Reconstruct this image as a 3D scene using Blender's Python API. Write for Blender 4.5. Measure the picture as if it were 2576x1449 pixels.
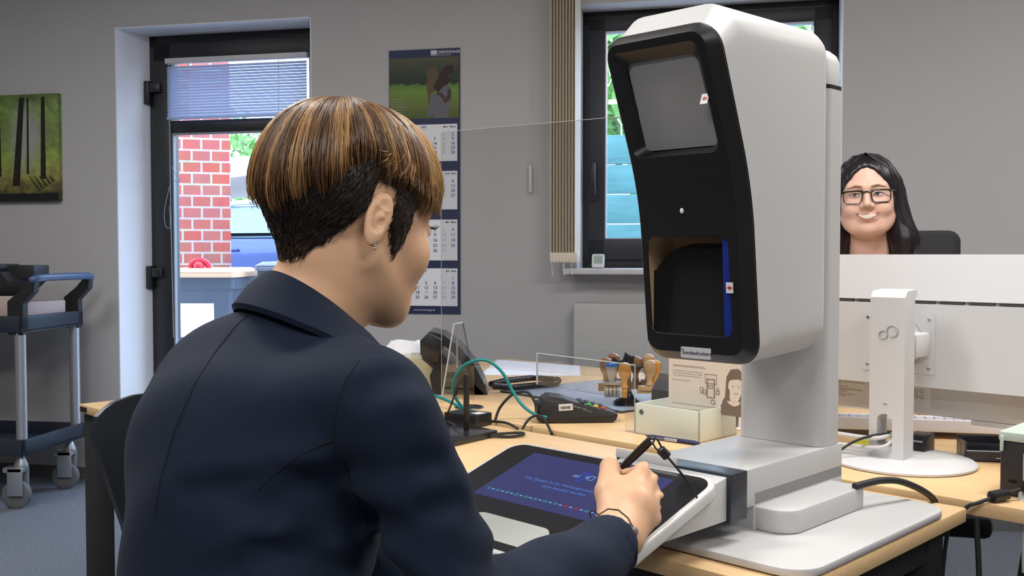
import bpy, bmesh, math, random
import numpy as np
from mathutils import Vector, Matrix, Euler, noise
for o in list(bpy.data.objects): bpy.data.objects.remove(o)
SC = bpy.context.scene; COL = SC.collection
random.seed(4)
R = math.radians
# ---------------------------------------------------------------- camera, world, lights, exposure
CAMZ = 1.15; FPX = 2490.0
cam = bpy.data.objects.new('camera', bpy.data.cameras.new('camera')); COL.objects.link(cam)
cam.location = (0, 0, CAMZ); cam.rotation_euler = (R(90) - math.atan(84.5 / FPX), 0, 0)
cam.data.sensor_width = 36; cam.data.lens = 36 * FPX / 2576; cam.data.clip_start = .05; cam.data.clip_end = 200
SC.camera = cam
SC.view_settings.view_transform = 'Standard'; SC.view_settings.look = 'None'
SC.view_settings.exposure = 0.0; SC.view_settings.gamma = 1; SC.view_settings.use_curve_mapping = False
W = bpy.data.worlds.new('sky'); SC.world = W; W.use_nodes = True
wn = W.node_tree.nodes; wl_ = W.node_tree.links
bgn = wn['Background']; tc = wn.new('ShaderNodeTexCoord'); nz = wn.new('ShaderNodeTexNoise'); cr = wn.new('ShaderNodeValToRGB')
nz.inputs['Scale'].default_value = 2.2; nz.inputs['Detail'].default_value = 5
cr.color_ramp.elements[0].position = .35; cr.color_ramp.elements[0].color = (.46, .62, 1, 1)
cr.color_ramp.elements[1].position = .65; cr.color_ramp.elements[1].color = (.72, .84, 1, 1)
wl_.new(tc.outputs['Generated'], nz.inputs['Vector']); wl_.new(nz.outputs['Fac'], cr.inputs['Fac']); wl_.new(cr.outputs['Color'], bgn.inputs['Color'])
bgn.inputs['Strength'].default_value = 8.5
def area(name, loc, rot, sx, sy, power, col):
    L = bpy.data.lights.new(name, 'AREA'); L.shape = 'RECTANGLE'; L.size = sx; L.size_y = sy; L.energy = power; L.color = col
    o = bpy.data.objects.new(name, L); COL.objects.link(o); o.location = loc; o.rotation_euler = rot; return o
LAMPS = [(-1.1, 1.7), (1.1, 1.7), (-1.1, -.6), (1.1, -.6), (-2.6, 3.0), (2.9, 2.6)]
for i, (x, y) in enumerate(LAMPS):
    area('ceiling_lamp_light', (x, y, 2.70), (0, 0, 0), 1.2, .3, 41 if i < 4 else 22, (1, .965, .93))
# ---------------------------------------------------------------- frames: desk (s right-near, t away), room (a along the back wall, b outward), world
AD = R(44.8); BR = math.atan(.2257)
DO = (.77269, 1.66819)
FR = {'D': Matrix.Translation((DO[0], DO[1], 0)) @ Matrix.Rotation(-AD, 4, 'Z'),
      'R': Matrix.Translation((0, 4.55, 0)) @ Matrix.Rotation(-BR, 4, 'Z'),
      'W': Matrix.Identity(4)}
# ---------------------------------------------------------------- materials
MATS = {}
def mat(name, col, rough=.5, metal=0., spec=.5, bump=0, bscale=60, var=0, vscale=20, em=None, trans=0, sheen=0, coat=0, sss=0, stretch=None):
    if name in MATS: return MATS[name]
    m = bpy.data.materials.new(name); m.use_nodes = True; nt = m.node_tree; b = nt.nodes['Principled BSDF']
    b.inputs['Base Color'].default_value = (*col, 1); b.inputs['Roughness'].default_value = rough; b.inputs['Metallic'].default_value = metal
    b.inputs['Specular IOR Level'].default_value = spec
    if sheen: b.inputs['Sheen Weight'].default_value = sheen
    if coat: b.inputs['Coat Weight'].default_value = coat
    if sss:
        b.inputs['Subsurface Weight'].default_value = sss; b.inputs['Subsurface Radius'].default_value = (.012, .005, .003); b.inputs['Subsurface Scale'].default_value = .5
    if em: b.inputs['Emission Color'].default_value = (*em[0], 1); b.inputs['Emission Strength'].default_value = em[1]
    if bump or var:
        t = nt.nodes.new('ShaderNodeTexCoord'); src = t.outputs['Object']
        if stretch:
            mp = nt.nodes.new('ShaderNodeMapping'); mp.inputs['Scale'].default_value = stretch; nt.links.new(src, mp.inputs['Vector']); src = mp.outputs['Vector']
        if bump:
            n = nt.nodes.new('ShaderNodeTexNoise'); n.inputs['Scale'].default_value = bscale; n.inputs['Detail'].default_value = 3; nt.links.new(src, n.inputs['Vector'])
            bp = nt.nodes.new('ShaderNodeBump'); bp.inputs['Strength'].default_value = bump; bp.inputs['Distance'].default_value = .002
            nt.links.new(n.outputs['Fac'], bp.inputs['Height']); nt.links.new(bp.outputs['Normal'], b.inputs['Normal'])
        if var:
            n = nt.nodes.new('ShaderNodeTexNoise'); n.inputs['Scale'].default_value = vscale; n.inputs['Detail'].default_value = 4; nt.links.new(src, n.inputs['Vector'])
            c = nt.nodes.new('ShaderNodeValToRGB'); c.color_ramp.elements[0].position = .3; c.color_ramp.elements[1].position = .7
            c.color_ramp.elements[0].color = (*[max(0, q * (1 - var)) for q in col], 1); c.color_ramp.elements[1].color = (*[min(1, q * (1 + var)) for q in col], 1)
            nt.links.new(n.outputs['Fac'], c.inputs['Fac']); nt.links.new(c.outputs['Color'], b.inputs['Base Color'])
    MATS[name] = m; return m
def glassmat(name, tint, refl=1., rough=0.):
    m = bpy.data.materials.new(name); m.use_nodes = True; nt = m.node_tree; nt.nodes.clear()
    o = nt.nodes.new('ShaderNodeOutputMaterial'); mx = nt.nodes.new('ShaderNodeMixShader'); tr = nt.nodes.new('ShaderNodeBsdfTransparent'); gl = nt.nodes.new('ShaderNodeBsdfGlossy')
    lw = nt.nodes.new('ShaderNodeLayerWeight'); lw.inputs['Blend'].default_value = .5; pw = nt.nodes.new('ShaderNodeMath'); pw.operation = 'POWER'; pw.inputs[1].default_value = 5.; nt.links.new(lw.outputs['Facing'], pw.inputs[0])
    mu = nt.nodes.new('ShaderNodeMath'); mu.operation = 'MULTIPLY_ADD'; mu.inputs[1].default_value = .9; mu.inputs[2].default_value = .03 * refl
    tr.inputs['Color'].default_value = (*tint, 1); gl.inputs['Roughness'].default_value = rough
    nt.links.new(pw.outputs[0], mu.inputs[0]); nt.links.new(mu.outputs[0], mx.inputs[0]); nt.links.new(tr.outputs[0], mx.inputs[1]); nt.links.new(gl.outputs[0], mx.inputs[2]); nt.links.new(mx.outputs[0], o.inputs[0])
    MATS[name] = m; return m
def attrmat(name, rough=.5, spec=.4, aniso=0):
    m = bpy.data.materials.new(name); m.use_nodes = True; nt = m.node_tree; b = nt.nodes['Principled BSDF']
    a = nt.nodes.new('ShaderNodeAttribute'); a.attribute_name = 'tone'; nt.links.new(a.outputs['Color'], b.inputs['Base Color'])
    b.inputs['Roughness'].default_value = rough; b.inputs['Specular IOR Level'].default_value = spec; MATS[name] = m; return m
wall_m = mat('wall_paint', (.50, .493, .495), .85, bump=.25, bscale=220)
rev_m = mat('reveal_paint', (.80, .84, .90), .8, bump=.15, bscale=220)  # white paint, with the bluish cast of the daylight put into its colour
ceil_m = mat('ceiling_paint', (.75, .75, .74), .9, bump=.2, bscale=90)
carpet = mat('carpet_loop', (.145, .165, .20), .95, bump=1, bscale=260, var=.45, vscale=150)
wood = mat('beech_top', (.74, .50, .26), .42, bump=.04, bscale=80, var=.07, vscale=9, stretch=(1, 14, 14))
woodedge = mat('beech_edge', (.62, .37, .165), .5, var=.1, vscale=9, stretch=(1, 20, 20))
blk = mat('black_plastic', (.012, .012, .014), .38)
blkm = mat('black_matte', (.016, .016, .018), .7)
blksoft = mat('black_rubber', (.014, .014, .015), .55)
kwhite = mat('kiosk_white', (.54, .54, .54), .42, bump=.12, bscale=700)
kblack = mat('kiosk_black', (.007, .007, .008), .40, bump=.1, bscale=900)
white = mat('white_plastic', (.70, .71, .73), .4)
paper_m = mat('white_paper', (.80, .82, .88), .8)
steel = mat('brushed_steel', (.62, .63, .65), .3, 1)
chrome = mat('chrome', (.8, .8, .82), .12, 1)
dframe = mat('anthracite_frame', (.018, .019, .022), .45)
glass = glassmat('window_glass', (.97, .985, .99)); acryl = glassmat('acrylic', (.955, .96, .965), 2.0)
aedge = mat('acrylic_edge', (.46, .45, .44), .25)
# ---------------------------------------------------------------- geometry builder
ORG = {}
class G:
    def __init__(s): s.v = []; s.f = []; s.m = []; s.s = []
    def add(s, vs, fs, mi=0, sm=False, T=None):
        n = len(s.v)
        if T is not None: vs = [T @ Vector(v) for v in vs]
        s.v += [tuple(v) for v in vs]; s.f += [tuple(i + n for i in f) for f in fs]; s.m += [mi] * len(fs); s.s += [sm] * len(fs)
        return s
    def bm(s, b, mi=0, sm=False, T=None):
        b.verts.index_update(); vs = [v.co.copy() for v in b.verts]; fs = [[v.index for v in f.verts] for f in b.faces]; s.add(vs, fs, mi, sm, T); b.free(); return s
    def box(s, x0, x1, y0, y1, z0, z1, bev=0, seg=2, mi=0, T=None):
        b = bmesh.new(); bmesh.ops.create_cube(b, size=1)
        for v in b.verts: v.co = Vector(((x0 + x1) / 2 + v.co.x * (x1 - x0), (y0 + y1) / 2 + v.co.y * (y1 - y0), (z0 + z1) / 2 + v.co.z * (z1 - z0)))
        if bev: bmesh.ops.bevel(b, geom=list(b.edges), offset=bev, segments=seg, affect='EDGES', profile=.5)
        return s.bm(b, mi, bool(bev), T)
    def prism(s, pts, h0, h1, ax='z', mi=0, bev=0, seg=2, T=None, sm=None):
        f = {'z': lambda p, h: (p[0], p[1], h), 'x': lambda p, h: (h, p[0], p[1]), 'y': lambda p, h: (p[0], h, p[1])}[ax]
        b = bmesh.new(); lo = [b.verts.new(f(p, h0)) for p in pts]; hi = [b.verts.new(f(p, h1)) for p in pts]; n = len(pts)
        ca = b.faces.new(lo[::-1]); cb = b.faces.new(hi)
        for i in range(n): b.faces.new((lo[i], lo[(i + 1) % n], hi[(i + 1) % n], hi[i]))
        bmesh.ops.recalc_face_normals(b, faces=b.faces)
        if bev: bmesh.ops.bevel(b, geom=list(ca.edges) + list(cb.edges), offset=bev, segments=seg, affect='EDGES', profile=.5)
        return s.bm(b, mi, bool(bev) if sm is None else sm, T)
    def loft(s, rings, mi=0, sm=True, cap=True, T=None, closed=False):
        n = len(rings[0]); vs = [p for r in rings for p in r]; fs = []
        m = len(rings)
        for i in range(m if closed else m - 1):
            for j in range(n): fs.append((i * n + j, i * n + (j + 1) % n, ((i + 1) % m) * n + (j + 1) % n, ((i + 1) % m) * n + j))
        if cap and not closed: fs.append(tuple(range(n))[::-1]); fs.append(tuple((m - 1) * n + j for j in range(n)))
        return s.add(vs, fs, mi, sm, T)
    def tube(s, path, r, n=8, mi=0, smooth=6, closed=False, T=None):
        P = [Vector(p) for p in path]
        rr = r if isinstance(r, (list, tuple)) else [r] * len(P)
        if smooth and len(P) > 2:
            Q = []; RQ = []; L = len(P)
            for i in range(L if closed else L - 1):
                if closed: a, b_, c, d = P[i - 1], P[i], P[(i + 1) % L], P[(i + 2) % L]
                else: a, b_, c, d = P[max(i - 1, 0)], P[i], P[i + 1], P[min(i + 2, L - 1)]
                for k in range(smooth):
                    t = k / smooth
                    Q.append(.5 * ((2 * b_) + (c - a) * t + (2 * a - 5 * b_ + 4 * c - d) * t * t + (3 * b_ - a - 3 * c + d) * t ** 3)); RQ.append(rr[i] * (1 - t) + rr[(i + 1) % L] * t)
            if not closed: Q.append(P[-1]); RQ.append(rr[-1])
            P, rr = Q, RQ
        rings = []; up = Vector((0, 0, 1)); m = len(P); prev = None
        for i, p in enumerate(P):
            d = (P[(i + 1) % m] - P[i - 1]) if closed else (P[min(i + 1, m - 1)] - P[max(i - 1, 0)])
            if d.length < 1e-9: d = Vector((0, 0, 1))
            d.normalize()
            if prev is None: u = d.cross(up if abs(d.z) < .9 else Vector((1, 0, 0))).normalized()
            else: u = (prev - d * prev.dot(d)).normalized()
            prev = u; w = d.cross(u)
            rings.append([p + (u * math.cos(2 * math.pi * k / n) + w * math.sin(2 * math.pi * k / n)) * rr[i] for k in range(n)])
        return s.loft(rings, mi, True, True, T, closed)
    def lathe(s, prof, c=(0, 0, 0), n=32, mi=0, sm=True, T=None):
        rings = [[(c[0] + r * math.cos(2 * math.pi * k / n), c[1] + r * math.sin(2 * math.pi * k / n), c[2] + z) for k in range(n)] for r, z in prof]
        return s.loft(rings, mi, sm, True, T)
    def ball(s, c, rx, ry=None, rz=None, u=20, v=12, mi=0, T=None):
        ry = ry or rx; rz = rz or rx
        rings = [[(c[0] + rx * math.sin(math.pi * i / v) * math.cos(2 * math.pi * k / u), c[1] + ry * math.sin(math.pi * i / v) * math.sin(2 * math.pi * k / u), c[2] - rz * math.cos(math.pi * i / v)) for k in range(u)] for i in range(v + 1)]
        rings[0] = [(p[0] + 1e-5 * q, p[1], p[2]) for q, p in enumerate(rings[0])]
        return s.loft(rings, mi, True, False, T)
    def text(s, body, size, o, xd, yd, mi=0, align='LEFT', depth=.0002, shear=0, bold=0):
        cu = bpy.data.curves.new('t', 'FONT'); cu.body = body; cu.size = size; cu.align_x = align; cu.shear = shear; cu.offset = bold; cu.resolution_u = 3
        ob = bpy.data.objects.new('t', cu); me = ob.to_mesh()
        xd = Vector(xd).normalized(); yd = Vector(yd).normalized(); nd = xd.cross(yd); o = Vector(o)
        s.add([o + xd * v.co.x + yd * v.co.y + nd * depth for v in me.vertices], [tuple(p.vertices) for p in me.polygons], mi)
        ob.to_mesh_clear(); bpy.data.objects.remove(ob); bpy.data.curves.remove(cu); return s
    def build(s, name, mats, parent=None, label=None):
        me = bpy.data.meshes.new(name); og = Vector((0, 0, 0)); p = parent
        while p is not None:
            if p.name in ORG: og = ORG[p.name]
            p = p.parent
        me.from_pydata([tuple(Vector(v) - og) for v in s.v], [], s.f)
        for m in (mats if isinstance(mats, (list, tuple)) else [mats]): me.materials.append(m)
        me.polygons.foreach_set('material_index', s.m); me.polygons.foreach_set('use_smooth', s.s); me.update()
        if any(s.s):
            try: me.set_sharp_from_angle(angle=R(38))
            except Exception: pass
        o = bpy.data.objects.new(name, me); COL.objects.link(o); o.parent = parent
        if label: o['label'] = label
        return o
def thing(name, label, cat, fr, loc, group=None, kind=None):
    o = bpy.data.objects.new(name, None); COL.objects.link(o); o.empty_display_size = .05
    o.matrix_world = FR[fr] @ Matrix.Translation(loc); ORG[o.name] = Vector(loc)
    o['label'] = label; o['category'] = cat
    if group: o['group'] = group
    if kind: o['kind'] = kind
    return o
def single(g, name, mats, label, cat, fr, loc, group=None, kind=None):
    s2 = G(); lv = Vector(loc); g.v = [tuple(Vector(v) - lv) for v in g.v]
    o = g.build(name, mats); o.matrix_world = FR[fr] @ Matrix.Translation(loc); ORG[o.name] = lv
    if label: o['label'] = label
    if cat: o['category'] = cat
    if group: o['group'] = group
    if kind: o['kind'] = kind
    return o
def struct(g, name, mats, fr='R', label=None):
    o = single(g, name, mats, label, None, fr, (0, 0, 0), kind='structure'); return o
def rpoly(x0, x1, y0, y1, r, seg=6):
    out = []
    rs = r if isinstance(r, (list, tuple)) else [r] * 4
    for (cx, cy, a, q) in ((x1, y1, 0, rs[0]), (x0, y1, 90, rs[1]), (x0, y0, 180, rs[2]), (x1, y0, 270, rs[3])):
        sx = -1 if cx == x1 else 1; sy = -1 if cy == y1 else 1
        if q <= 0: out.append((cx, cy)); continue
        for k in range(seg + 1):
            t = R(a + 90 * k / seg); out.append((cx + sx * q + q * math.cos(t), cy + sy * q + q * math.sin(t)))
    return out
def fillet(pts, rs, seg=5):
    out = []; n = len(pts)
    for i in range(n):
        p = Vector(pts[i]); a = (Vector(pts[i - 1]) - p); b = (Vector(pts[(i + 1) % n]) - p); r = rs[i] if isinstance(rs, (list, tuple)) else rs
        if r <= 0: out.append(tuple(p)); continue
        la, lb = a.length, b.length; a.normalize(); b.normalize(); ang = a.angle(b) / 2; d = min(r / math.tan(ang), la * .49, lb * .49)
        s_, e = p + a * d, p + b * d
        for k in range(seg + 1):
            t = k / seg; out.append(tuple(s_ * (1 - t) ** 2 + p * 2 * t * (1 - t) + e * t * t))
    return out
ZD = .72
# ================================================================ THE SETTING
g = G()
g.box(-6, -2.035, 0, .3, 0, 2.8); g.box(-.984, .30, 0, .3, 0, 2.8); g.box(1.44, 5.5, 0, .3, 0, 2.8)
g.box(-2.035, -.984, 0, .3, 2.285, 2.8); g.box(.30, 1.44, 0, .3, 2.27, 2.8); g.box(.30, 1.44, 0, .3, 0, 1.085)
struct(g, 'wall_back', wall_m)
g = G(); g.box(-6.5, 6, -8, .3, -.1, 0); struct(g, 'floor', carpet)
g = G(); g.box(-6.5, 6, -8, .3, 2.8, 2.9); struct(g, 'ceiling', ceil_m)
g = G(); g.box(-6.3, -6, -8, 0, 0, 2.8); struct(g, 'wall_left', wall_m)
g = G(); g.box(5.5, 5.8, -8, 0, 0, 2.8); struct(g, 'wall_right', wall_m)
g = G(); g.box(-6.5, 6, -8.3, -8, 0, 2.8); struct(g, 'wall_front', wall_m)
g = G()   # plastered reveals of the door and window openings
g.prism([(-2.04, -.0005), (-2.034, -.0005), (-1.975, .2), (-2.04, .2)], 0, 2.285, mi=0)
g.box(-2.034, -.984, 0.0, .2, 2.279, 2.286); g.box(-.990, -.9835, 0.0, .2, 0, 2.285)
g.box(.299, .304, -.0005, .2, 1.085, 2.27); g.box(1.436, 1.441, -.0005, .2, 1.085, 2.27)
struct(g, 'trim_1', rev_m)
g = G(); g.box(-5.9, -2.04, -.014, 0, 0, .06); g.box(-.98, 5.4, -.014, 0, 0, .06); struct(g, 'baseboard_back', mat('skirting', (.12, .12, .125), .6))
# ceiling lamp housings
for i, (x, y) in enumerate(LAMPS):
    g = G(); g.box(x - .64, x + .64, y - .19, y + .19, 2.715, 2.80, .004)
    pos = ['front left', 'front right', 'rear left', 'rear right', 'far left by the door wall', 'far right by the window wall'][i]
    t = thing('ceiling_lamp', 'flat white rectangular ceiling lamp, %s of the room' % pos, 'ceiling lamp', 'W', (x, y, 2.8), 'ceiling lamps')
    g.build('housing', white, t)
# door
t = thing('door_1', 'tall dark-framed glazed terrace door in the plastered reveal', 'door', 'R', (-1.5, .2, 0), kind='structure')
g = G(); g.box(-1.99, -1.93, .2, .27, 0, 2.285, .003); g.box(-1.045, -.984, .2, .27, 0, 2.285, .003); g.box(-1.99, -.984, .2, .27, 2.22, 2.285, .003); g.box(-1.99, -.984, .2, .27, 0, .05, .003)
g.build('frame', dframe, t)
g = G(); g.box(-1.945, -1.845, .185, .255, .04, 2.235, .004); g.box(-1.08, -.99, .185, .255, .04, 2.235, .004); g.box(-1.945, -.99, .185, .255, 2.145, 2.235, .004); g.box(-1.945, -.99, .185, .255, .04, .16, .004); g.box(-1.85, -1.08, .19, .25, 1.775, 1.84, .003)
g.build('sash', dframe, t)
g = G(); g.box(-1.846, -1.078, .215, .22, .15, 2.15); g.build('glass', glass, t)
g = G(); g.box(-1.846, -1.838, .19, .215, .16, 1.775); g.box(-1.838,-1.078,.19,.212,1.766,1.776); g.build('glazing_bead', mat('bead', (.25, .27, .3), .4), t)
for z in (1.985, 1.03):
    g = G(); g.box(-1.985, -1.955, .155, .2, z - .06, z + .06, .006); g.box(-1.965, -1.9, .16, .186, z + .0, z + .05, .006); g.build('hinge', blk, t)
# venetian blind
t = thing('venetian_blind', 'grey-blue aluminium venetian blind lowered over the top pane of the door', 'window blind', 'R', (-1.46, .16, 2.145))
sl = mat('blind_slat', (.34, .37, .46), .5)
_nt = sl.node_tree; _b = _nt.nodes['Principled BSDF']; _o = _nt.nodes['Material Output']; _t = _nt.nodes.new('ShaderNodeBsdfTranslucent'); _t.inputs['Color'].default_value = (.22, .25, .30, 1); _a = _nt.nodes.new('ShaderNodeAddShader')
_nt.links.new(_b.outputs[0], _a.inputs[0]); _nt.links.new(_t.outputs[0], _a.inputs[1]); _nt.links.new(_a.outputs[0], _o.inputs['Surface'])
g = G(); g.box(-1.855, -1.075, .145, .18, 2.125, 2.152, .003); g.build('headrail', mat('blind_rail', (.62, .63, .66), .4), t)
z = 2.105; k = 0
g = G()
while z > 1.855:
    g.prism([(.155, z - .0075), (.160, z + .001), (.168, z + .0085), (.1688, z + .008), (.1608, z + .001), (.1558, z - .0075)], -1.85, -1.08, 'x'); z -= .0145
g.build('slats', sl, t)
g = G(); g.box(-1.85, -1.08, .148, .175, 1.842, 1.852, .002); g.build('bottom_rail', sl, t)
for a in (-1.72, -1.225):
    g = G(); g.tube([(a, .146, 2.13), (a, .146, 1.85)], .0022, 6, smooth=0); g.build('ladder_cord', white, t)
g = G(); g.tube([(-1.835, .15, 2.12), (-1.834, .15, 1.6), (-1.83, .148, 1.2), (-1.825, .15, .72)], .0018, 6); g.tube([(-1.838, .15, 1.5), (-1.862, .14, 1.38), (-1.858, .14, 1.30), (-1.838, .15, 1.29), (-1.84, .15, 1.4)], .0014, 6); g.tube([(-1.826, .15, 1.6), (-1.79, .14, 1.555), (-1.77, .14, 1.53), (-1.785, .14, 1.52), (-1.82, .15, 1.535)], .0014, 6)
g.build('pull_cord', mat('grey_cord', (.3, .33, .4), .6), t)
# window
t = thing('window_1', 'dark-framed tilt window behind the white kiosk', 'window', 'R', (.87, .2, 1.09), kind='structure')
g = G()
for b in ((.30, .36, 1.085, 2.27), (1.38, 1.44, 1.085, 2.27), (.30, 1.44, 2.21, 2.27), (.30, 1.44, 1.085, 1.14)): g.box(b[0], b[1], .15, .23, b[2], b[3], .003)
g.build('frame', dframe, t)
g = G(); g.prism([(.335, 1.125), (1.41, 1.125), (1.41, 2.235), (.335, 2.235)], .135, .136, 'y') if 0 else None
for b in ((.335, .41, 1.125, 2.235), (1.33, 1.41, 1.125, 2.235), (.335, 1.41, 2.175, 2.235), (.335, 1.41, 1.125, 1.222)): g.box(b[0], b[1], .13, .21, b[2], b[3], .004)
g.build('sash', dframe, t)
g = G(); g.box(.405, 1.335, .165, .17, 1.215, 2.185); g.build('glass', glass, t)
g = G(); g.box(.408, .416, .135, .165, 1.222, 2.178); g.box(.408, 1.33, .135, .165, 1.219, 1.226); g.box(.408, 1.33, .135, .165, 2.165, 2.178); g.build('glazing_bead', mat('bead2', (.55, .6, .7), .35), t)
g = G(); g.box(.345, .375, .115, .13, 1.395, 1.46, .004); g.box(.350, .37, .085, .12, 1.42, 1.45, .004); g.box(.347, .373, .08, .1, 1.43, 1.575, .008); g.build('handle', blk, t)
g = G(); g.box(.262, 1.48, -.13, .15, 1.062, 1.088, .004); struct(g, 'trim_2', mat('sill_stone', (.62, .62, .64), .35, var=.06))
# outdoor setting
g = G(); g.box(-14, 10, 1.0, 6.0, -.16, -.1); g.add([(-14, 5, -.1), (10, 5, -.1), (10, 9, .4), (-14, 9, .4), (-14, 60, .4), (10, 60, .4)], [(0, 1, 2, 3), (3, 2, 5, 4)])
struct(g, 'ground', mat('yard_paving', (.35, .34, .33), .9, bump=.5, bscale=20, var=.2, vscale=3))
def brickmat():
    m = bpy.data.materials.new('brick'); m.use_nodes = True; nt = m.node_tree; b = nt.nodes['Principled BSDF']; b.inputs['Roughness'].default_value = .85
    t = nt.nodes.new('ShaderNodeTexCoord'); mp = nt.nodes.new('ShaderNodeMapping'); mp.inputs['Rotation'].default_value = (R(90), 0, 0)
    bt = nt.nodes.new('ShaderNodeTexBrick'); bt.inputs['Color1'].default_value = (.50, .10, .07, 1); bt.inputs['Color2'].default_value = (.42, .14, .12, 1); bt.inputs['Mortar'].default_value = (.50, .45, .42, 1)
    bt.inputs['Scale'].default_value = 1; bt.inputs['Brick Width'].default_value = .135; bt.inputs['Row Height'].default_value = .083; bt.inputs['Mortar Size'].default_value = .008; bt.inputs['Mortar Smooth'].default_value = .2
    n = nt.nodes.new('ShaderNodeTexNoise'); n.inputs['Scale'].default_value = 9; mx = nt.nodes.new('ShaderNodeMix'); mx.data_type = 'RGBA'; mx.blend_type = 'MULTIPLY'; mx.inputs[0].default_value = .45
    nt.links.new(t.outputs['Object'], mp.inputs['Vector']); nt.links.new(mp.outputs['Vector'], bt.inputs['Vector']); nt.links.new(t.outputs['Object'], n.inputs['Vector'])
    nt.links.new(bt.outputs['Color'], mx.inputs[6]); nt.links.new(n.outputs['Color'], mx.inputs[7]); nt.links.new(mx.outputs[2], b.inputs['Base Color'])
    return m
g = G(); g.box(-2.60, -2.07, 7.3, 7.7, 0, 3.4)
pil = single(g, 'brick_pillar', brickmat(), 'red brick pillar with light mortar outside the glazed door', 'pillar', 'W', (-2.07, 7.3, 0)); pil.rotation_euler.z = R(15.8)
# wheelie bins
binm = mat('bin_grey', (.05, .065, .09), .5, bump=.1); lidm = mat('bin_lid_grey', (.10, .12, .16), .45)
def bin_(x, y, z0, lid, label, lmat, paper=(-.11, .11)):
    t = thing('wheelie_bin', label, 'bin', 'W', (x, y, z0), 'wheelie bins outside the door')
    g = G(); zt = z0 + .94
    def rg(h, w, d, z): return [(x + px, y + py, z) for px, py in rpoly(-w, w, -d, d, .04, 4)]
    g.loft([rg(0, .20, .24, z0 + .04), rg(0, .235, .29, z0 + .86), rg(0, .25, .30, z0 + .865), rg(0, .25, .30, zt)], sm=False); g.build('body', binm, t)
    g = G(); g.loft([rg(0, .262, .32, zt), rg(0, .262, .32, zt + .035), rg(0, .22, .28, zt + .06)], sm=False); g.box(x - .22, x + .22, y - .335, y - .31, zt + .0, zt + .025, .004); g.build('lid', lmat, t)
    g = G(); g.tube([(x - .06, y - .22, zt + .05), (x - .05, y - .22, zt + .09), (x, y - .22, zt + .11), (x + .05, y - .22, zt + .09), (x + .06, y - .22, zt + .05)], .02, 8); g.ball((x, y - .235, zt + .07), .035); g.build('lock', mat('red_lock', (.6, .02, .04), .4), t)
    g = G(); g.box(x + paper[0], x + paper[1], y - .287, y - .279, z0 + .55, z0 + .77); g.build('paper_notice', paper_m, t)
    for sx in (-1, 1):
        g = G(); T = Matrix.Translation((x + sx * .2, y + .25, z0 + .1)) @ Matrix.Rotation(R(90), 4, 'Y'); g.lathe([(.02, -.03), (.1, -.03), (.1, .03), (.02, .03)], n=20, T=T); g.build('wheel', blk, t)
bin_(-2.06, 6.75, .06, 0, 'grey wheelie bin with pale wooden-coloured lid and paper notice, nearest the door frame', mat('bin_lid_tan', (.55, .36, .22), .6))
bin_(-1.47, 6.95, .10, 0, 'grey wheelie bin with dark lid and red lock, right of the tan-lidded bin', lidm)
# car
cm = mat('car_blue', (.02, .045, .16), .25, .3, coat=1)
t = thing('car', 'dark blue parked car with light roof edge seen through the door', 'car', 'W', (-3.4, 14.4, .4))
g = G(); X0 = -6.0
body = [(0, .35), (.3, .28), (4.3, .28), (4.5, .45), (4.45, .75), (4.2, .88), (3.2, .95), (2.95, .97), (0.5, .98), (.05, .85)]
car = lambda p, sc=1: [(X0 + 4.4 - q[0], .4 + q[1]) for q in p]
g.prism(fillet(car(body), .08), 13.6, 15.3, 'y', bev=.06); g.build('body', cm, t)
roof = [(.5, .97), (1.0, 1.36), (1.6, 1.45), (2.3, 1.44), (2.9, 1.25), (3.3, .95)]
g = G(); g.prism(fillet(car(roof), .1), 13.75, 15.15, 'y', bev=.08); g.build('cabin', mat('car_glass', (.16, .24, .27), .12, spec=.8), t)
g = G(); g.tube([(p[0], 13.74, p[1] + .01) for p in car(roof)], .035, 8); g.build('roof_rail', mat('car_trim', (.5, .55, .62), .2, .6), t)
g = G(); g.box(X0 + 2.0, X0 + 2.25, 13.53, 13.58, 1.2, 1.235, .012); g.build('door_handle', cm, t)
for wx in (.85, 3.55):
    g = G(); T = Matrix.Translation((X0 + 4.4 - wx, 13.68, .72)) @ Matrix.Rotation(R(90), 4, 'X'); g.lathe([(.02, -.1), (.32, -.1), (.33, -.05), (.33, .1), (.2, .1)], n=28, T=T); g.build('wheel', blk, t)
g = G(); g.prism([(-9.5, 1.9), (-2.6, 2.9), (-2.4, 3.1), (-9.5, 2.6)], 18, 22, 'y'); g.box(-9, -8.8, 18, 22, .4, 2.2); g.box(-3.2, -3.0, 18, 22, .4, 2.7)
single(g, 'carport', mat('concrete_light', (.5, .47, .46), .8), 'pale sloping roof of a shelter behind the parked car', 'shelter', 'W', (-5, 20, .4))
# trees and hedge
leafm = mat('leaves', (.10, .24, .05), .7, bump=1, bscale=6, var=.6, vscale=5)
def tree(x, y, z0, rx, rz, label, zc):
    t = thing('tree', label, 'tree', 'W', (x, y, z0), 'trees outside')
    g = G(); g.tube([(x, y, z0), (x + .05, y, zc * .6), (x, y, zc)], [.16, .12, .06], 10); g.build('trunk', mat('bark', (.13, .09, .06), .9, bump=1, bscale=20), t)
    g = G(); rnd = random.Random(int(x * 10))
    for i in range(900):
        u = rnd.uniform(-1, 1); ph = rnd.uniform(0, 6.28); q = rnd.uniform(.55, 1) ; sx = math.sqrt(1 - u * u) * q
        c = Vector((x + rx * sx * math.cos(ph), y + rx * sx * math.sin(ph), zc + rz * u * q)); sz = rnd.uniform(.10, .24)
        a = Vector((rnd.gauss(0, 1), rnd.gauss(0, 1), rnd.gauss(0, 1))).normalized(); b = a.orthogonal().normalized(); n_ = a.cross(b)
        g.add([c + a * sz, c + b * sz * .5 + n_ * .03, c - a * sz, c - b * sz * .5], [(0, 1, 2), (0, 2, 3)])
    g.build('foliage', leafm, t)
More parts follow.
